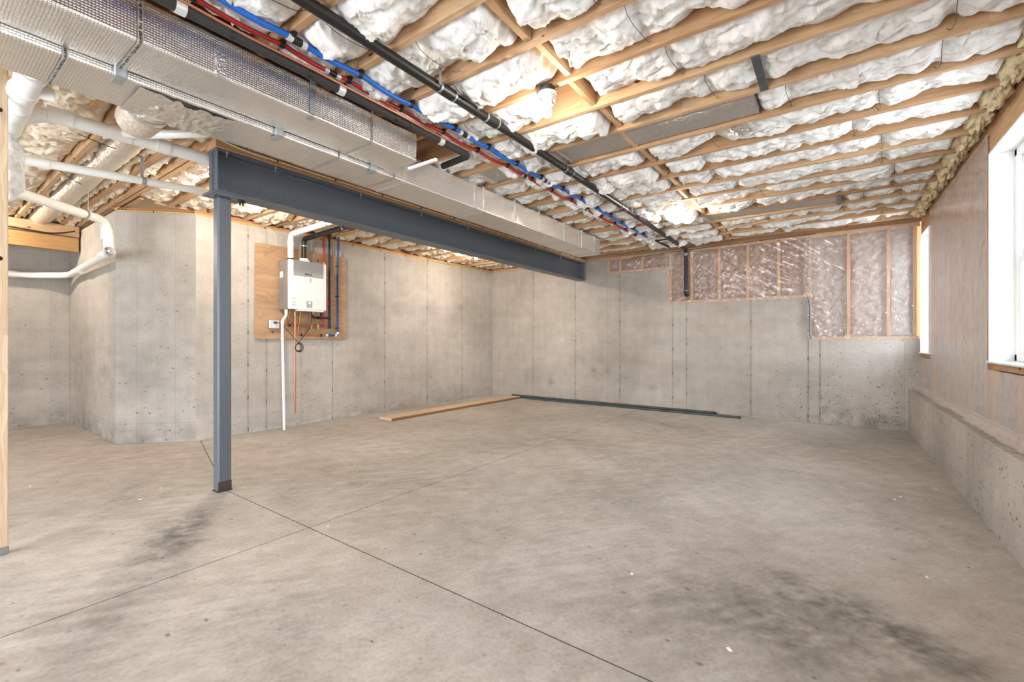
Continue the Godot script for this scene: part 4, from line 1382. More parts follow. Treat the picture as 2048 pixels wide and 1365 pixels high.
func drain_pipes() -> void:
	# large drain past the beam end
	var t := thing("drain_pipe", "thick white plastic drain pipe running past the beam end with a wye branch", "pipe", Vector3(-3.98, 2.6, -1.5))
	var st := begin()
	tube(st, bend([Vector3(-4.12, 2.55, -0.43), Vector3(-4.02, 2.605, -0.56), Vector3(-4.012, 2.617, -2.6)], 0.08), 0.0455, 22)
	obj("pipe", st, M.pvc, t)
	for z in [[-0.56, -0.68], [-0.86, -0.98], [-1.20, -1.12]]:
		st = begin()
		hub(st, Vector3(-4.015, 2.609, z[0]), Vector3(-4.015, 2.609, z[1]), 0.0515)
		obj("hub", st, M.pvc, t)
	st = begin()
	tube(st, bend([Vector3(-3.985, 2.605, -0.93), Vector3(-3.87, 2.635, -1.10), Vector3(-3.55, 2.66, -1.36)], 0.08), 0.031, 18)
	obj("wye_branch", st, M.pvc, t)
	# stack fitting beside the stud
	var f := thing("drain_tee", "stout white plastic tee fitting tucked under the duct beside the pale stud", "pipe fitting", Vector3(-3.7, 2.5, -0.43))
	st = begin()
	tube(st, PackedVector3Array([Vector3(-3.22, 2.585, -0.42), Vector3(-4.30, 2.53, -0.43)]), 0.057, 24)
	obj("barrel", st, M.pvc, f)
	for x in [-3.36, -3.62, -3.86]:
		st = begin()
		hub(st, Vector3(x, 2.578 - (-3.22 - x) * 0.05, -0.42), Vector3(x - 0.07, 2.575 - (-3.22 - x) * 0.05, -0.42), 0.064)
		obj("hub", st, M.pvc, f)
	st = begin()
	hub(st, Vector3(-3.60, 2.56, -0.45), Vector3(-3.585, 2.56, -0.535), 0.034)
	obj("side_outlet", st, M.pvc, f)
	# middle drain line
	var m := thing("drain_pipe", "middle white drain pipe crossing below the left joists with a hanger strap", "pipe", Vector3(-4.62, 2.48, -1.3))
	st = begin()
	tube(st, PackedVector3Array([Vector3(-4.62, 2.43, -0.3), Vector3(-4.62, 2.535, -1.80), Vector3(-4.62, 2.60, -2.9)]), 0.031, 20)
	obj("pipe", st, M.pvc, m)
	st = begin()
	hub(st, Vector3(-4.62, 2.438, -0.42), Vector3(-4.62, 2.455, -0.66), 0.035)
	obj("hub", st, M.pvc, m)
	st = begin()
	sleeve(st, Vector3(-4.62, 2.493, -1.19), Vector3(-4.62, 2.495, -1.22), 0.034)
	cbox(st, Vector3(-4.655, 2.60, -1.205), Vector3(0.003, 0.21, 0.022), 0.001)
	obj("hanger_strap", st, M.galv, m)
	# lower line: diagonal, elbow down at the corner, cleanout, along the side wall and the alcove wall
	var l := thing("drain_pipe", "lowest white drain pipe bending down at the concrete corner to a capped cleanout", "pipe", Vector3(-6.15, 2.0, -1.33))
	var A := Vector3(-4.98, 2.36, -0.20)
	var B := Vector3(-6.20, 2.432, -1.31)
	var C := Vector3(-6.17, 2.10, -1.325)
	var D := Vector3(-7.72, 2.045, -1.36)
	var E := Vector3(-8.70, 2.05, -1.05)
	var F := Vector3(-8.70, 2.04, 0.4)
	st = begin()
	tube(st, bend([A, B, C + Vector3(0, 0.0, 0)], 0.16, 10), 0.043, 22)
	obj("upper_run", st, M.pvc, l)
	st = begin()
	tube(st, bend([C + Vector3(0.05, 0, 0.0), Vector3(-8.30, 2.05, -1.37), Vector3(-8.70, 2.05, -1.08), F], 0.14, 8), 0.040, 22)
	obj("lower_run", st, M.pvc, l)
	st = begin()
	hub(st, B + Vector3(0.0, -0.09, 0), B + Vector3(0.005, -0.20, 0), 0.049)
	obj("hub", st, M.pvc, l)
	st = begin()
	hub(st, C + Vector3(-0.16, 0, 0), C + Vector3(-0.30, -0.004, 0), 0.047)
	obj("hub", st, M.pvc, l)
	st = begin()
	hub(st, Vector3(-7.55, 2.054, -1.355), Vector3(-7.68, 2.053, -1.358), 0.046)
	obj("hub", st, M.pvc, l)
	st = begin()
	hub(st, Vector3(-8.70, 2.05, -0.94), Vector3(-8.70, 2.05, -0.84), 0.046)
	obj("hub", st, M.pvc, l)
	st = begin()
	hub(st, Vector3(-8.70, 2.05, -0.70), Vector3(-8.70, 2.05, -0.52), 0.047)
	obj("hub", st, M.pvc, l)
	st = begin()
	var cp := C + Vector3(0.075, 0, 0.02)
	hub(st, C + Vector3(-0.06, 0.0, -0.01), cp, 0.050)
	obj("cleanout_body", st, M.pvc, l)
	st = begin()
	var ax := Vector3(0.97, 0.0, 0.24).normalized()
	lathe(st, cp, [Vector2(0.047, 0.0), Vector2(0.047, 0.014), Vector2(0.042, 0.016), Vector2(0.002, 0.016)], ax)
	cbox(st, cp + ax * 0.024, Vector3(0.016, 0.02, 0.02), 0.003)
	obj("cleanout_cap", st, M.white, l)
	st = begin()
	lathe(st, Vector3(-8.66, 2.07, -0.64), [Vector2(0.046, 0.0), Vector2(0.046, 0.03), Vector2(0.04, 0.034), Vector2(0.002, 0.034)], Vector3(0.8, 0.55, 0).normalized())
	obj("cleanout_cap", st, M.white, l)
	st = begin()
	var dA := (B - A).normalized()
	sleeve(st, B - dA * 0.34, B - dA * 0.31, 0.046)
	cbox(st, B - dA * 0.325 + Vector3(0, 0.15, -0.03), Vector3(0.02, 0.22, 0.003), 0.001)
	sleeve(st, Vector3(-8.70, 2.05, -0.42), Vector3(-8.70, 2.05, -0.39), 0.043)
	cbox(st, Vector3(-8.70, 2.22, -0.405), Vector3(0.003, 0.30, 0.03), 0.001)
	obj("hanger_strap", st, M.galv, l)
	# thin wire hangers
	for h in [[Vector3(-4.655, 2.70, -1.205), Vector3(-4.50, 2.71, -0.72)], [B - dA * 0.325 + Vector3(0, 0.26, -0.03), Vector3(-5.4, 2.70, -0.75)]]:
		st = begin()
		var mid: Vector3 = (h[0] + h[1]) * 0.5 - Vector3(0, 0.02, 0)
		tube(st, bend([h[0], mid, h[1]], 0.2, 6), 0.003, 6)
		tag(obj("hanger_wire", st, M.wire, null), "thin wire strung between the left joists above the %s drain pipe" % ("middle" if h[0].x > -5.0 else "lowest"), "wire")

func heater() -> void:
	# plywood board
	var bd := begin()
	cbox(bd, Vector3(-6.0, 1.812, -3.357), Vector3(0.02, 1.24, 1.31), 0.002)
	tag(obj("backing_board", bd, M.ply, null), "square plywood board on the concrete wall behind the water heater", "board")
	var t := thing("water_heater", "white and grey tankless water heater mounted on the plywood board", "water heater", Vector3(-5.85, 1.585, -3.258))
	var st := begin()
	cbox(st, Vector3(-5.865, 1.915, -3.258), Vector3(0.245, 0.655, 0.528), 0.012)
	var case := obj("casing", st, M.heater_grey, t)
	st = begin()
	cbox(st, Vector3(-5.735, 1.912, -3.258), Vector3(0.030, 0.652, 0.534), 0.012)
	var cover := obj("front_cover", st, M.heater_white, t)
	st = begin()
	cbox(st, Vector3(-5.718, 2.133, -3.262), Vector3(0.006, 0.205, 0.425), 0.002)
	obj("top_panel", st, M.heater_silver, cover)
	st = begin()
	cbox(st, Vector3(-5.718, 1.662, -3.27), Vector3(0.006, 0.085, 0.082), 0.004)
	obj("control_panel", st, M.heater_silver, cover)
	st = begin()
	cbox(st, Vector3(-5.714, 1.680, -3.27), Vector3(0.004, 0.030, 0.036), 0.002)
	obj("display", st, M.white, cover)
	var tm := TextMesh.new()
	tm.text = "Rinnai"
	var sf := SystemFont.new()
	sf.font_names = PackedStringArray(["Droid Sans"])
	sf.font_weight = 700
	tm.font = sf
	tm.font_size = 40
	tm.pixel_size = 0.00085
	tm.depth = 0.002
	var lg := MeshInstance3D.new()
	lg.name = "logo"
	lg.mesh = tm
	lg.set_surface_override_material(0, M.ink)
	lg.rotation.y = PI / 2
	cover.add_child(lg)
	lg.position = Vector3(-5.713, 2.065, -3.255) - where(cover)
	st = begin()
	for k in 3:
		tube(st, bend([Vector3(-5.719, 1.955 + k * 0.012, -3.29 - k * 0.01), Vector3(-5.719, 1.985 + k * 0.012, -3.275 - k * 0.012), Vector3(-5.719, 2.0 + k * 0.008, -3.285)], 0.01, 4), 0.0016, 6)
	obj("emblem", st, M.ink, cover)
	st = begin()
	for k in 7:
		cbox(st, Vector3(-5.7195, 1.745 - k * 0.017, -3.06), Vector3(0.001, 0.003 if k < 6 else 0.008, 0.07 if k % 3 else 0.055), 0.0003)
	obj("print_lines", st, M.zinc, cover)
	st = begin()
	quad(st, Vector3(-5.95, 2.09, -2.9925), Vector3(-5.87, 2.09, -2.9925), Vector3(-5.87, 2.01, -2.9925), Vector3(-5.95, 2.01, -2.9925), Vector3.BACK)
	obj("white_sticker", st, M.white, case)
	st = begin()
	for k in 11:
		cbox(st, Vector3(-5.90, 1.96 - k * 0.024, -2.993), Vector3(0.085, 0.010, 0.002), 0.0004)
	obj("rating_print", st, M.zinc, case)
	st = begin()
	cbox(st, Vector3(-5.76, 1.578, -3.30), Vector3(0.09, 0.018, 0.36), 0.004)
	obj("bottom_tray", st, M.white, t)
	for z in [-3.07, -3.16, -3.22, -3.40]:
		st = begin()
		lathe(st, Vector3(-5.85, 1.595, z), [Vector2(0.018, 0.0), Vector2(0.018, -0.03), Vector2(0.012, -0.035), Vector2(0.012, -0.06)])
		obj("port", st, M.brass, t)
	# shroud round the vents on top
	st = begin()
	lathe(st, Vector3(-5.86, 2.236, -3.275), [Vector2(0.075, 0.0), Vector2(0.075, 0.02), Vector2(0.055, 0.05), Vector2(0.05, 0.06)])
	obj("vent_collar", st, M.white, t)
	# vent pipes
	var v := thing("vent_pipe", "cream white vent pipe rising from the heater and turning under the ceiling", "pipe", Vector3(-5.85, 2.24, -3.10))
	st = begin()
	tube(st, bend([Vector3(-5.85, 2.24, -3.085), Vector3(-5.85, 2.59, -3.085), Vector3(-4.2, 2.625, -3.085)], 0.09, 8), 0.036, 20)
	obj("pipe", st, M.pvc, v)
	st = begin()
	sleeve(st, Vector3(-5.85, 2.25, -3.085), Vector3(-5.85, 2.275, -3.085), 0.039)
	obj("rubber_collar", st, M.black, v)
	st = begin()
	sleeve(st, Vector3(-5.85, 2.50, -3.085), Vector3(-5.85, 2.45, -3.085), 0.040)
	obj("hub", st, M.pvc, v)
	st = begin()
	sleeve(st, Vector3(-5.76, 2.592, -3.085), Vector3(-5.71, 2.593, -3.085), 0.040)
	obj("hub", st, M.pvc, v)
	var w := thing("vent_pipe", "black vent pipe rising from the heater beside the white vent pipe", "pipe", Vector3(-5.86, 2.24, -3.275))
	st = begin()
	tube(st, bend([Vector3(-5.86, 2.26, -3.275), Vector3(-5.86, 2.565, -3.275), Vector3(-4.2, 2.60, -3.275)], 0.07, 8), 0.034, 20)
	obj("pipe", st, M.iron, w)
	st = begin()
	sleeve(st, Vector3(-5.86, 2.46, -3.275), Vector3(-5.86, 2.475, -3.275), 0.038)
	obj("clamp_ring", st, M.galv, w)
	st = begin()
	sleeve(st, Vector3(-4.95, 2.584, -3.275), Vector3(-4.93, 2.584, -3.275), 0.038)
	obj("clamp_ring", st, M.galv, w)
	st = begin()
	sleeve(st, Vector3(-5.0, 2.609, -3.085), Vector3(-4.975, 2.609, -3.085), 0.040)
	obj("clamp_ring", st, M.galv, v)
	# white condensate drain
	var d := thing("drain_pipe", "thin white drain pipe dropping from the heater down the wall to the floor", "pipe", Vector3(-5.86, 0, -3.0))
	st = begin()
	tube(st, bend([Vector3(-5.84, 1.59, -3.02), Vector3(-5.84, 1.50, -3.02), Vector3(-5.85, 1.44, -2.975), Vector3(-5.85, 1.30, -2.975), Vector3(-5.80, 0.01, -2.975)], 0.03), 0.017, 14)
	obj("pipe", st, M.pvc, d)
	for y in [1.56, 1.415, 1.20]:
		st = begin()
		sleeve(st, Vector3(-5.84 - (0.008 if y < 1.5 else 0.0), y + 0.02, -3.02 + (0.045 if y < 1.5 else 0.0)), Vector3(-5.84 - (0.008 if y < 1.5 else 0.0), y - 0.02, -3.02 + (0.045 if y < 1.5 else 0.0)), 0.021)
		obj("hub", st, M.pvc, d)
	# relief pipe: two copper tubes side by side hanging below the board
	var c := thing("copper_pipe", "straight copper relief pipe hanging below the heater with an open end", "pipe", Vector3(-5.84, 0.2, -3.145))
	st = begin()
	rod(st, Vector3(-5.84, 1.55, -3.14), Vector3(-5.84, 0.20, -3.14), 0.0115)
	obj("tube", st, M.copper, c)
	st = begin()
	sleeve(st, Vector3(-5.84, 1.47, -3.14), Vector3(-5.84, 1.43, -3.14), 0.016)
	obj("union", st, M.brass, c)
	st = begin()
	lathe(st, Vector3(-5.84, 1.52, -3.14), [Vector2(0.02, 0.04), Vector2(0.022, 0.0), Vector2(0.014, -0.02)])
	obj("valve", st, M.brass, c)
	# hot manifold
	var hp := thing("copper_pipe", "copper manifold with brass valves across the board below the heater", "pipe", Vector3(-5.93, 1.38, -3.25))
	st = begin()
	rod(st, Vector3(-5.93, 1.385, -3.06), Vector3(-5.93, 1.372, -3.55), 0.0115)
	rod(st, Vector3(-5.87, 1.56, -3.07), Vector3(-5.92, 1.39, -3.07), 0.0105)
	rod(st, Vector3(-5.87, 1.56, -3.225), Vector3(-5.92, 1.255, -3.225), 0.0105)
	rod(st, Vector3(-5.92, 1.255, -3.225), Vector3(-5.92, 1.252, -3.62), 0.0115)
	obj("tube", st, M.copper, hp)
	for q in [Vector3(-5.88, 1.50, -3.07), Vector3(-5.88, 1.46, -3.225), Vector3(-5.93, 1.38, -3.42), Vector3(-5.93, 1.375, -3.52), Vector3(-5.88, 1.52, -3.225)]:
		st = begin()
		lathe(st, q, [Vector2(0.012, 0.035), Vector2(0.019, 0.02), Vector2(0.019, -0.02), Vector2(0.012, -0.035)])
		obj("valve", st, M.brass, hp)
	for q in [Vector3(-5.92, 1.255, -3.26), Vector3(-5.92, 1.252, -3.55), Vector3(-5.93, 1.38, -3.10)]:
		st = begin()
		sleeve(st, q, q + Vector3(0, 0, -0.02), 0.019)
		cbox(st, q + Vector3(-0.01, 0, -0.01), Vector3(0.05, 0.012, 0.018), 0.002)
		obj("pipe_clip", st, M.black, hp)
	# hot riser, gas riser, cold riser
	var r := thing("hot_water_pipe", "red hot water pipe rising on the board just right of the heater", "pipe", Vector3(-5.94, 1.35, -3.60))
	st = begin()
	tube(st, bend([Vector3(-5.93, 1.375, -3.55), Vector3(-5.94, 1.375, -3.615), Vector3(-5.94, 2.72, -3.615)], 0.02), 0.0125, 14)
	obj("tube", st, M.red, r)
	st = begin()
	sleeve(st, Vector3(-5.94, 2.30, -3.615), Vector3(-5.94, 2.26, -3.615), 0.017)
	cbox(st, Vector3(-5.94, 2.27, -3.64), Vector3(0.03, 0.03, 0.03), 0.004)
	obj("coupling", st, M.copper, r)
	var g := thing("gas_pipe", "thin black gas pipe dropping down the board to a valve below the heater", "pipe", Vector3(-5.94, 1.36, -3.70))
	st = begin()
	tube(st, PackedVector3Array([Vector3(-5.94, 2.72, -3.705), Vector3(-5.94, 1.36, -3.705)]), 0.0155, 14)
	tube(st, bend([Vector3(-5.94, 1.50, -3.705), Vector3(-5.90, 1.50, -3.42), Vector3(-5.87, 1.60, -3.40)], 0.03), 0.0145, 12)
	obj("tube", st, M.iron, g)
	st = begin()
	cbox(st, Vector3(-5.935, 1.72, -3.705), Vector3(0.03, 0.06, 0.03), 0.006)
	cbox(st, Vector3(-5.915, 1.73, -3.705), Vector3(0.012, 0.05, 0.014), 0.003)
	obj("valve_handle", st, M.red, g)
	st = begin()
	for q in [Vector3(-5.94, 1.53, -3.705), Vector3(-5.94, 1.40, -3.705)]:
		sleeve(st, q, q + Vector3(0, -0.05, 0), 0.021)
	sleeve(st, Vector3(-5.915, 1.50, -3.55), Vector3(-5.91, 1.50, -3.50), 0.021)
	obj("union", st, M.iron, g)
	var b := thing("cold_water_pipe", "blue cold water pipe dropping down the right side of the plywood board", "pipe", Vector3(-5.95, 1.25, -3.84))
	st = begin()
	tube(st, bend([Vector3(-5.93, 2.72, -3.845), Vector3(-5.95, 2.3, -3.845), Vector3(-5.95, 1.255, -3.845), Vector3(-5.93, 1.253, -3.64)], 0.02), 0.0145, 14)
	obj("tube", st, mat(c8(44, 74, 140), 0.45), b)
	for y in [2.28, 1.83, 1.36]:
		st = begin()
		sleeve(st, Vector3(-5.95, y + 0.01, -3.845), Vector3(-5.95, y - 0.01, -3.845), 0.019)
		cbox(st, Vector3(-5.965, y, -3.845), Vector3(0.03, 0.014, 0.05), 0.002)
		obj("pipe_clip", st, M.black, b)
	st = begin()
	sleeve(st, Vector3(-5.95, 1.30, -3.845), Vector3(-5.95, 1.27, -3.845), 0.018)
	obj("crimp_ring", st, M.white, b)
	st = begin()
	sleeve(st, Vector3(-5.945, 1.254, -3.82), Vector3(-5.94, 1.254, -3.79), 0.018)
	obj("crimp_ring", st, M.white, b)
	st = begin()
	sleeve(st, Vector3(-5.93, 1.253, -3.67), Vector3(-5.93, 1.253, -3.64), 0.018)
	obj("crimp_ring", st, M.white, b)
	# outlet and cord
	var o := thing("outlet_box", "grey metal outlet box on the plywood board left of the drain pipe", "outlet", Vector3(-5.965, 1.33, -2.915))
	st = begin()
	cbox(st, Vector3(-5.965, 1.39, -2.915), Vector3(0.05, 0.105, 0.125), 0.006)
	obj("box", st, M.galv, o)
	st = begin()
	cbox(st, Vector3(-5.938, 1.39, -2.915), Vector3(0.005, 0.11, 0.130), 0.004)
	obj("cover_plate", st, M.sleeve, o)
	for y in [1.412, 1.366]:
		st = begin()
		cbox(st, Vector3(-5.935, y, -2.915), Vector3(0.003, 0.030, 0.036), 0.002)
		obj("socket", st, M.white, o)
	var cd := thing("power_cord", "black power cord looping from the outlet to the heater with a coiled bundle", "cord", Vector3(-5.8, 1.1, -3.1))
	st = begin()
	cbox(st, Vector3(-5.915, 1.412, -2.915), Vector3(0.04, 0.026, 0.03), 0.006)
	obj("plug", st, M.black, cd)
	st = begin()
	tube(st, bend([Vector3(-5.90, 1.412, -2.92), Vector3(-5.86, 1.40, -2.97), Vector3(-5.79, 1.21, -3.10), Vector3(-5.78, 1.14, -3.16), Vector3(-5.79, 1.20, -3.20), Vector3(-5.82, 1.38, -3.36), Vector3(-5.85, 1.60, -3.38)], 0.06, 8), 0.0045, 8)
	obj("cord", st, M.black, cd)
	st = begin()
	for k in 3:
		var ring := PackedVector3Array()
		for i in 33:
			var a := TAU * i / 32.0
			ring.append(Vector3(-5.785 + 0.012 * k + 0.006 * sin(a * 2.0), 1.085 + 0.06 * sin(a) * (1.0 - 0.12 * k), -3.155 + (0.014 * (k - 1)) + 0.055 * cos(a) * (1.0 - 0.16 * k)))
		tube(st, ring, 0.0045, 8, false)
	obj("coil", st, M.black, cd)

func cables() -> void:
	var cs := [
		["cable", M.cable_yellow, 0.006, [Vector3(-6.40, 2.645, ZS + 0.02), Vector3(-6.58, 2.648, ZS + 0.03), Vector3(-6.02, 2.652, -2.03), Vector3(-6.015, 2.650, -3.1)], "yellow cable stapled along the top of the concrete left of the vent pipe"],
		["cable", M.cable_yellow, 0.006, [Vector3(-6.01, 2.650, -3.35), Vector3(-6.01, 2.655, -7.55)], "yellow cable stapled along the left wall top beyond the vent pipe"],
		["cable", M.cable_red, 0.006, [Vector3(-6.60, 2.675, ZS + 0.04), Vector3(-6.02, 2.680, -2.04), Vector3(-6.01, 2.685, -5.5)], "orange cable running above the yellow cable on the wall plate"],
		["cable", M.cable, 0.0055, [Vector3(-3.755, 2.70, -1.40), Vector3(-3.752, 2.668, -1.6), Vector3(-3.752, 2.668, -4.8), Vector3(-3.755, 2.668, -7.4)], "white cable stapled along the wood plank on top of the steel beam"],
		["cable", M.cable_red, 0.005, [Vector3(-3.75, 2.690, -2.0), Vector3(-3.75, 2.688, -5.2)], "orange cable running just above the white cable on the beam plank"],
		["cable", M.black, 0.009, [Vector3(-8.17, 2.60, 1.0), Vector3(-8.17, 2.585, -0.6), Vector3(-8.16, 2.55, -1.2), Vector3(-8.12, 2.62, -1.40)], "black cable sagging along the wooden beam in the alcove"],
		["cable", M.cable, 0.005, [Vector3(-5.99, 2.68, -2.78), Vector3(-5.995, 2.62, -2.95), Vector3(-6.005, 2.45, -2.98), Vector3(-6.005, 2.38, -2.98)], "short white cable looping from the ceiling behind the plywood board top"],
		["cable", M.iron, 0.004, [Vector3(-2.9, 2.64, ZF + 0.02), Vector3(-1.6, 2.675, ZF + 0.03), Vector3(-0.2, 2.69, ZF + 0.03)], "dark thin cable along the top edge of the far wall plastic"]]
	for c in cs:
		var t := thing(c[0], c[4], "cable", c[3][0])
		var st := begin()
		var fine := bend(c[3], 0.12, 6)
		tube(st, fine, c[2], 8)
		obj("sheath", st, c[1], t)
		if c[1] == M.cable_yellow or c[1] == M.cable:
			for i in c[3].size() - 1:
				var a: Vector3 = c[3][i]; var b: Vector3 = c[3][i + 1]
				var n := int(a.distance_to(b) / 0.5)
				for k in n:
					var p := a.lerp(b, (k + 0.5) / n)
					st = begin()
					cbox(st, p, Vector3(0.016, 0.02, 0.012), 0.002)
					obj("staple", st, M.black, t)
	# grey conduit beside the lower step
	var t2 := thing("conduit", "grey plastic conduit running down the concrete step edge of the far wall", "pipe", Vector3(-0.262, 1.2, ZF + 0.02))
	var st2 := begin()
	tube(st2, bend([Vector3(-0.285, 1.80, ZF + 0.025), Vector3(-0.258, 1.72, ZF + 0.022), Vector3(-0.258, 1.26, ZF + 0.022), Vector3(-0.235, 1.20, ZF + 0.022)], 0.05), 0.013, 12)
	obj("tube", st2, mat(c8(128, 132, 138), 0.5), t2)
	# wood beam in the alcove
	var wb := begin()
	cbox(wb, Vector3(-8.25, 2.455, 0.6), Vector3(0.10, 0.185, 4.1), 0.004)
	var w := thing("wooden_beam", "thick wooden beam across the top of the alcove at far left", "beam", Vector3(-8.25, 2.36, 0.6))
	obj("timber", wb, mat_tint(M.wood[1], Color(0.86, 0.78, 0.64)), w)
	wb = begin()
	cbox(wb, Vector3(-8.24, 2.625, 0.6), Vector3(0.14, 0.14, 4.1), 0.004)
	obj("top_plank", wb, M.wood[1], w)

func mat_tint(src: StandardMaterial3D, c: Color) -> StandardMaterial3D:
	var m: StandardMaterial3D = src.duplicate()
	m.albedo_color = c
	return m

func floor_things() -> void:
	var t := thing("plank", "wide pale wooden plank lying on the floor along the left wall", "plank", Vector3(-5.4, 0, -5.8))
	var a := Vector3(-5.345, 0, -4.23); var b := Vector3(-5.31, 0, -7.47)
	var dir := (b - a).normalized()
	var bs := Basis(Vector3.UP.cross(-dir).normalized(), Vector3.UP, -dir)
	var st := begin()
	cbox(st, (a + b) * 0.5 + Vector3(0, 0.021, 0), Vector3(0.285, 0.038, a.distance_to(b)), 0.004, bs)
	obj("board", st, M.plank, t)
	st = begin()
	cbox(st, (a + b) * 0.5 + Vector3(0.1405, 0.020, 0), Vector3(0.012, 0.0375, a.distance_to(b) + 0.002), 0.004, bs)
	obj("weathered_edge", st, M.plank_edge, t)
	rng.seed = 77
	# left end x, right end x, z of the left and right ends, height
	var rods := [[-4.95, -1.12, -7.455, -7.445, 0.0155], [-5.05, -1.16, -7.49, -7.48, 0.0155], [-5.25, -1.46, -7.535, -7.52, 0.0155], [-5.42, -1.50, -7.60, -7.555, 0.0155], [-5.40, -1.48, -7.50, -7.505, 0.043], [-5.45, -1.52, -7.575, -7.54, 0.043]]
	var rod_says := ["dark steel pipe at the front of the floor bundle, reaching farthest right", "dark steel pipe second from the front of the floor bundle at the far wall", "dark steel pipe third from the front, low in the floor bundle", "dark steel pipe lowest and closest to the far wall in the bundle", "dark steel pipe on top of the floor bundle, on the viewer's side", "dark steel pipe on top of the floor bundle, on the wall side"]
	for k in rods.size():
		var r: Array = rods[k]
		st = begin()
		rod(st, Vector3(r[0], r[4], r[2]), Vector3(r[1], r[4], r[3]), 0.0145, 12)
		var o := thing("steel_rod", rod_says[k], "pipe", Vector3(r[0], 0.0, r[2]), "dark pipes bundled along the far wall")
		obj("shaft", st, M.rod, o)
		st = begin()
		sleeve(st, Vector3(r[1] - 0.03, r[4], r[3]), Vector3(r[1] + 0.003, r[4], r[3]), 0.0160)
		obj("thread_cap", st, M.iron, o)
	# pale stud at the left edge, with its bottom plate
	var s := thing("wooden_stud", "pale upright wooden stud with dark knots at the left edge of the photo", "stud", Vector3(-3.70, 0, -0.30))
	st = begin()
	cbox(st, Vector3(-3.695, 1.36, -0.323), Vector3(0.038, 2.64, 0.089), 0.003)
	obj("timber", st, mat_tint(M.wood[1], Color(1.0, 1.03, 1.08)), s)
	st = begin()
	cbox(st, Vector3(-3.695, 0.021, -0.323), Vector3(0.046, 0.042, 0.094), 0.003)
	obj("foot_shoe", st, M.zinc, s)
	for y in [1.62, 2.43]:
		st = begin()
		lathe(st, Vector3(-3.676, y, -0.335), [Vector2(0.013, 0.0), Vector2(0.012, 0.0015), Vector2(0.001, 0.0016)], Vector3.RIGHT, 14)
		obj("knot", st, mat(c8(96, 50, 28), 0.8), s)
	# loose insulation hanging behind it
	var f := func(u: float, v: float) -> Vector3:
		var th := u * TAU; var ph := (v - 0.5) * PI
		var d := Vector3(cos(ph) * cos(th), sin(ph), cos(ph) * sin(th))
		var rr := 1.0 + 0.22 * N2.get_noise_3d(d.x * 2.0, d.y * 3.0, d.z * 2.0) + 0.08 * N2.get_noise_3d(d.x * 7.0, d.y * 7.0, d.z * 7.0)
		return Vector3(-4.02, 2.22, -0.38) + Vector3(d.x * 0.10, d.y * 0.22, d.z * 0.09) * rr
	tag(obj("insulation_tuft", sheet(36, 28, f, true), M.fluff, null), "loose white insulation clump hanging behind the pale stud", "insulation")
	# chips of plaster and grit on the floor
	var chip_says := ["larger white chip on the floor left of the steel column base", "small white chip left of the column, nearer the viewer than the larger chip", "white chip near the ledge, the far one of the pair past mid floor", "white chip near the ledge, the near one of the pair past mid floor", "single white chip on the right floor between the ledge and dark stains", "white chip on the floor at bottom centre right, left of the dark stains", "white chip beside the crossing of the two floor joints", "faint white chip in the middle of the right floor slab", "white chip on the floor at far left before the alcove", "white chip by the right end of the far floor joint"]
	var chips := [[-4.322, -1.238], [-4.135, -1.058], [0.415, -4.411], [0.371, -4.302], [0.379, -2.98], [-0.316, -1.846], [-2.579, -1.60], [-0.815, -2.161], [-5.236, -0.64], [0.663, -4.797]]
	for k in chips.size():
		st = begin()
		cbox(st, Vector3(chips[k][0], 0.003, chips[k][1]), Vector3(rnd(0.012, 0.022), 0.005, rnd(0.007, 0.012)), 0.001, Basis(Vector3.UP, rnd(0, 3)))
		tag(obj("floor_chip", st, M.chip, null), chip_says[k], "debris", "white chips scattered on the floor")

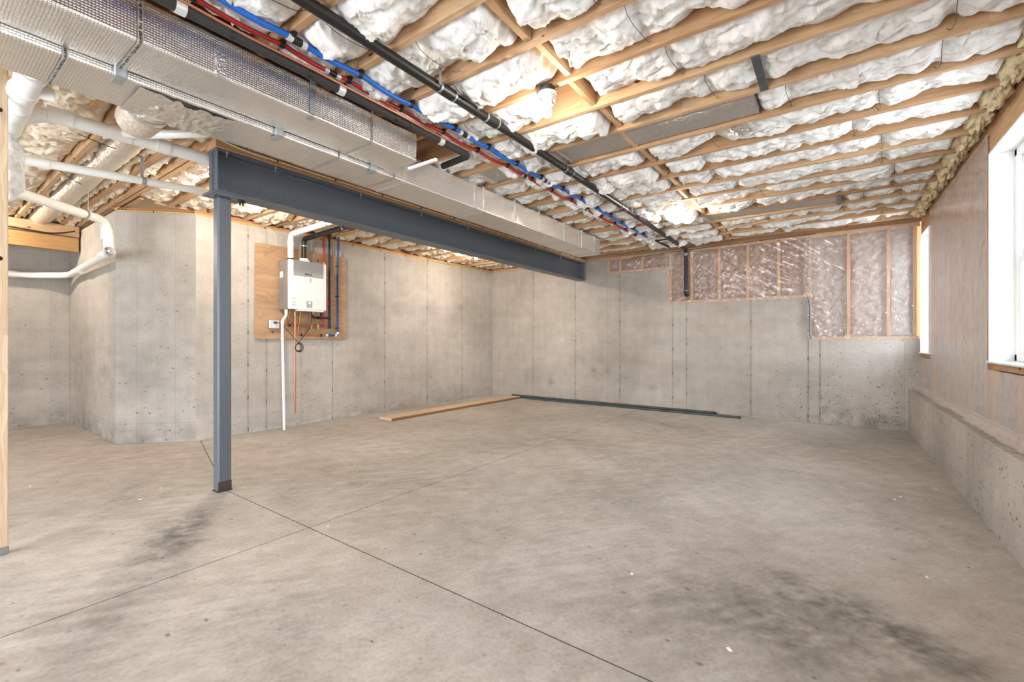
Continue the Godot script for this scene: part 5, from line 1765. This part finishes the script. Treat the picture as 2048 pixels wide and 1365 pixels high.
func small_ceiling_things() -> void:
	# dark metal strap and foil patch in the bays on the right
	var st := begin()
	cbox(st, Vector3(-0.335, YJ - 0.004, (zj(3) + zj(4)) * 0.5 + 0.387), Vector3(0.045, 0.004, 0.40), 0.001)
	tag(obj("metal_strap", st, mat(c8(96, 100, 102), 0.5, 0.5), null), "dark grey metal strap crossing a joist bay right of the block row", "strap")
	st = begin()
	cbox(st, Vector3(0.06, YJ - 0.004, (zj(10) + zj(11)) * 0.5), Vector3(0.04, 0.004, 0.40), 0.001)
	tag(obj("metal_strap", st, mat(c8(126, 132, 134), 0.5, 0.5), null), "small grey metal strap under the joists near the far wall", "strap")
	var f := func(u: float, v: float) -> Vector3:
		var x := lerpf(-0.60, -0.48, u); var z := lerpf(zj(4) - 0.16, zj(4) - 0.02, v)
		return Vector3(x, YJ - 0.005 - 0.03 * sin(v * PI) * sin(u * PI) + 0.012 * N2.get_noise_2d(x * 30.0, z * 30.0), z)
	tag(obj("foil_patch", sheet(14, 14, f, false), M.foil_crumple, null), "crumpled shiny foil patch under the insulation near the ceiling centre", "foil")

func _ready() -> void:
	rng.seed = 12345
	N.noise_type = FastNoiseLite.TYPE_SIMPLEX_SMOOTH; N.seed = 3; N.frequency = 1.0; N.fractal_octaves = 3
	N2.noise_type = FastNoiseLite.TYPE_SIMPLEX_SMOOTH; N2.seed = 8; N2.frequency = 1.0; N2.fractal_octaves = 3
	light_and_camera()
	materials()
	M.foil_round = mat(c8(214, 202, 184), 0.42, 0.45)
	M.foil_round.normal_enabled = true
	M.foil_round.normal_texture = M.foil_crumple.normal_texture
	M.foil_round.uv1_scale = Vector3(3, 2, 1)
	M.foil_dull = mat(c8(188, 184, 178), 0.45, 0.7)
	M.foil_dull.normal_enabled = true
	M.foil_dull.normal_texture = M.foil_crumple.normal_texture
	M.foil_dull.uv1_scale = Vector3(2, 2, 1)
	floor_build()
	concrete_walls()
	window_wall()
	ceiling()
	beam_and_column()
	ducts()
	plastic()
	lamp_bulb(Vector3(-1.40, 2.555, -2.31), "lit bare bulb in a white lampholder near the block row and black gas pipe", 0.32)
	lamp_bulb(Vector3(-1.405, 2.585, -5.36), "lit bare bulb near the far wall above the plastic covered framing", 0.75)
	lamp_bulb(Vector3(-4.88, 2.575, -5.74), "lit bare bulb seen below the steel beam near the far left corner", 1.25)
	lamp_bulb(Vector3(-4.88, 2.575, -2.20), "lit bare bulb hidden behind the beam near the steel column", 1.3)
	lamp_bulb(Vector3(-7.9, 2.575, -0.2), "lit bare bulb over the left alcove just outside the photo", 1.6)
	lamp_bulb(Vector3(-1.40, 2.575, 1.0), "lit bare bulb behind the viewer near the window wall", 1.2)
	ceiling_pipes()
	drain_pipes()
	heater()
	cables()
	floor_things()
	small_ceiling_things()
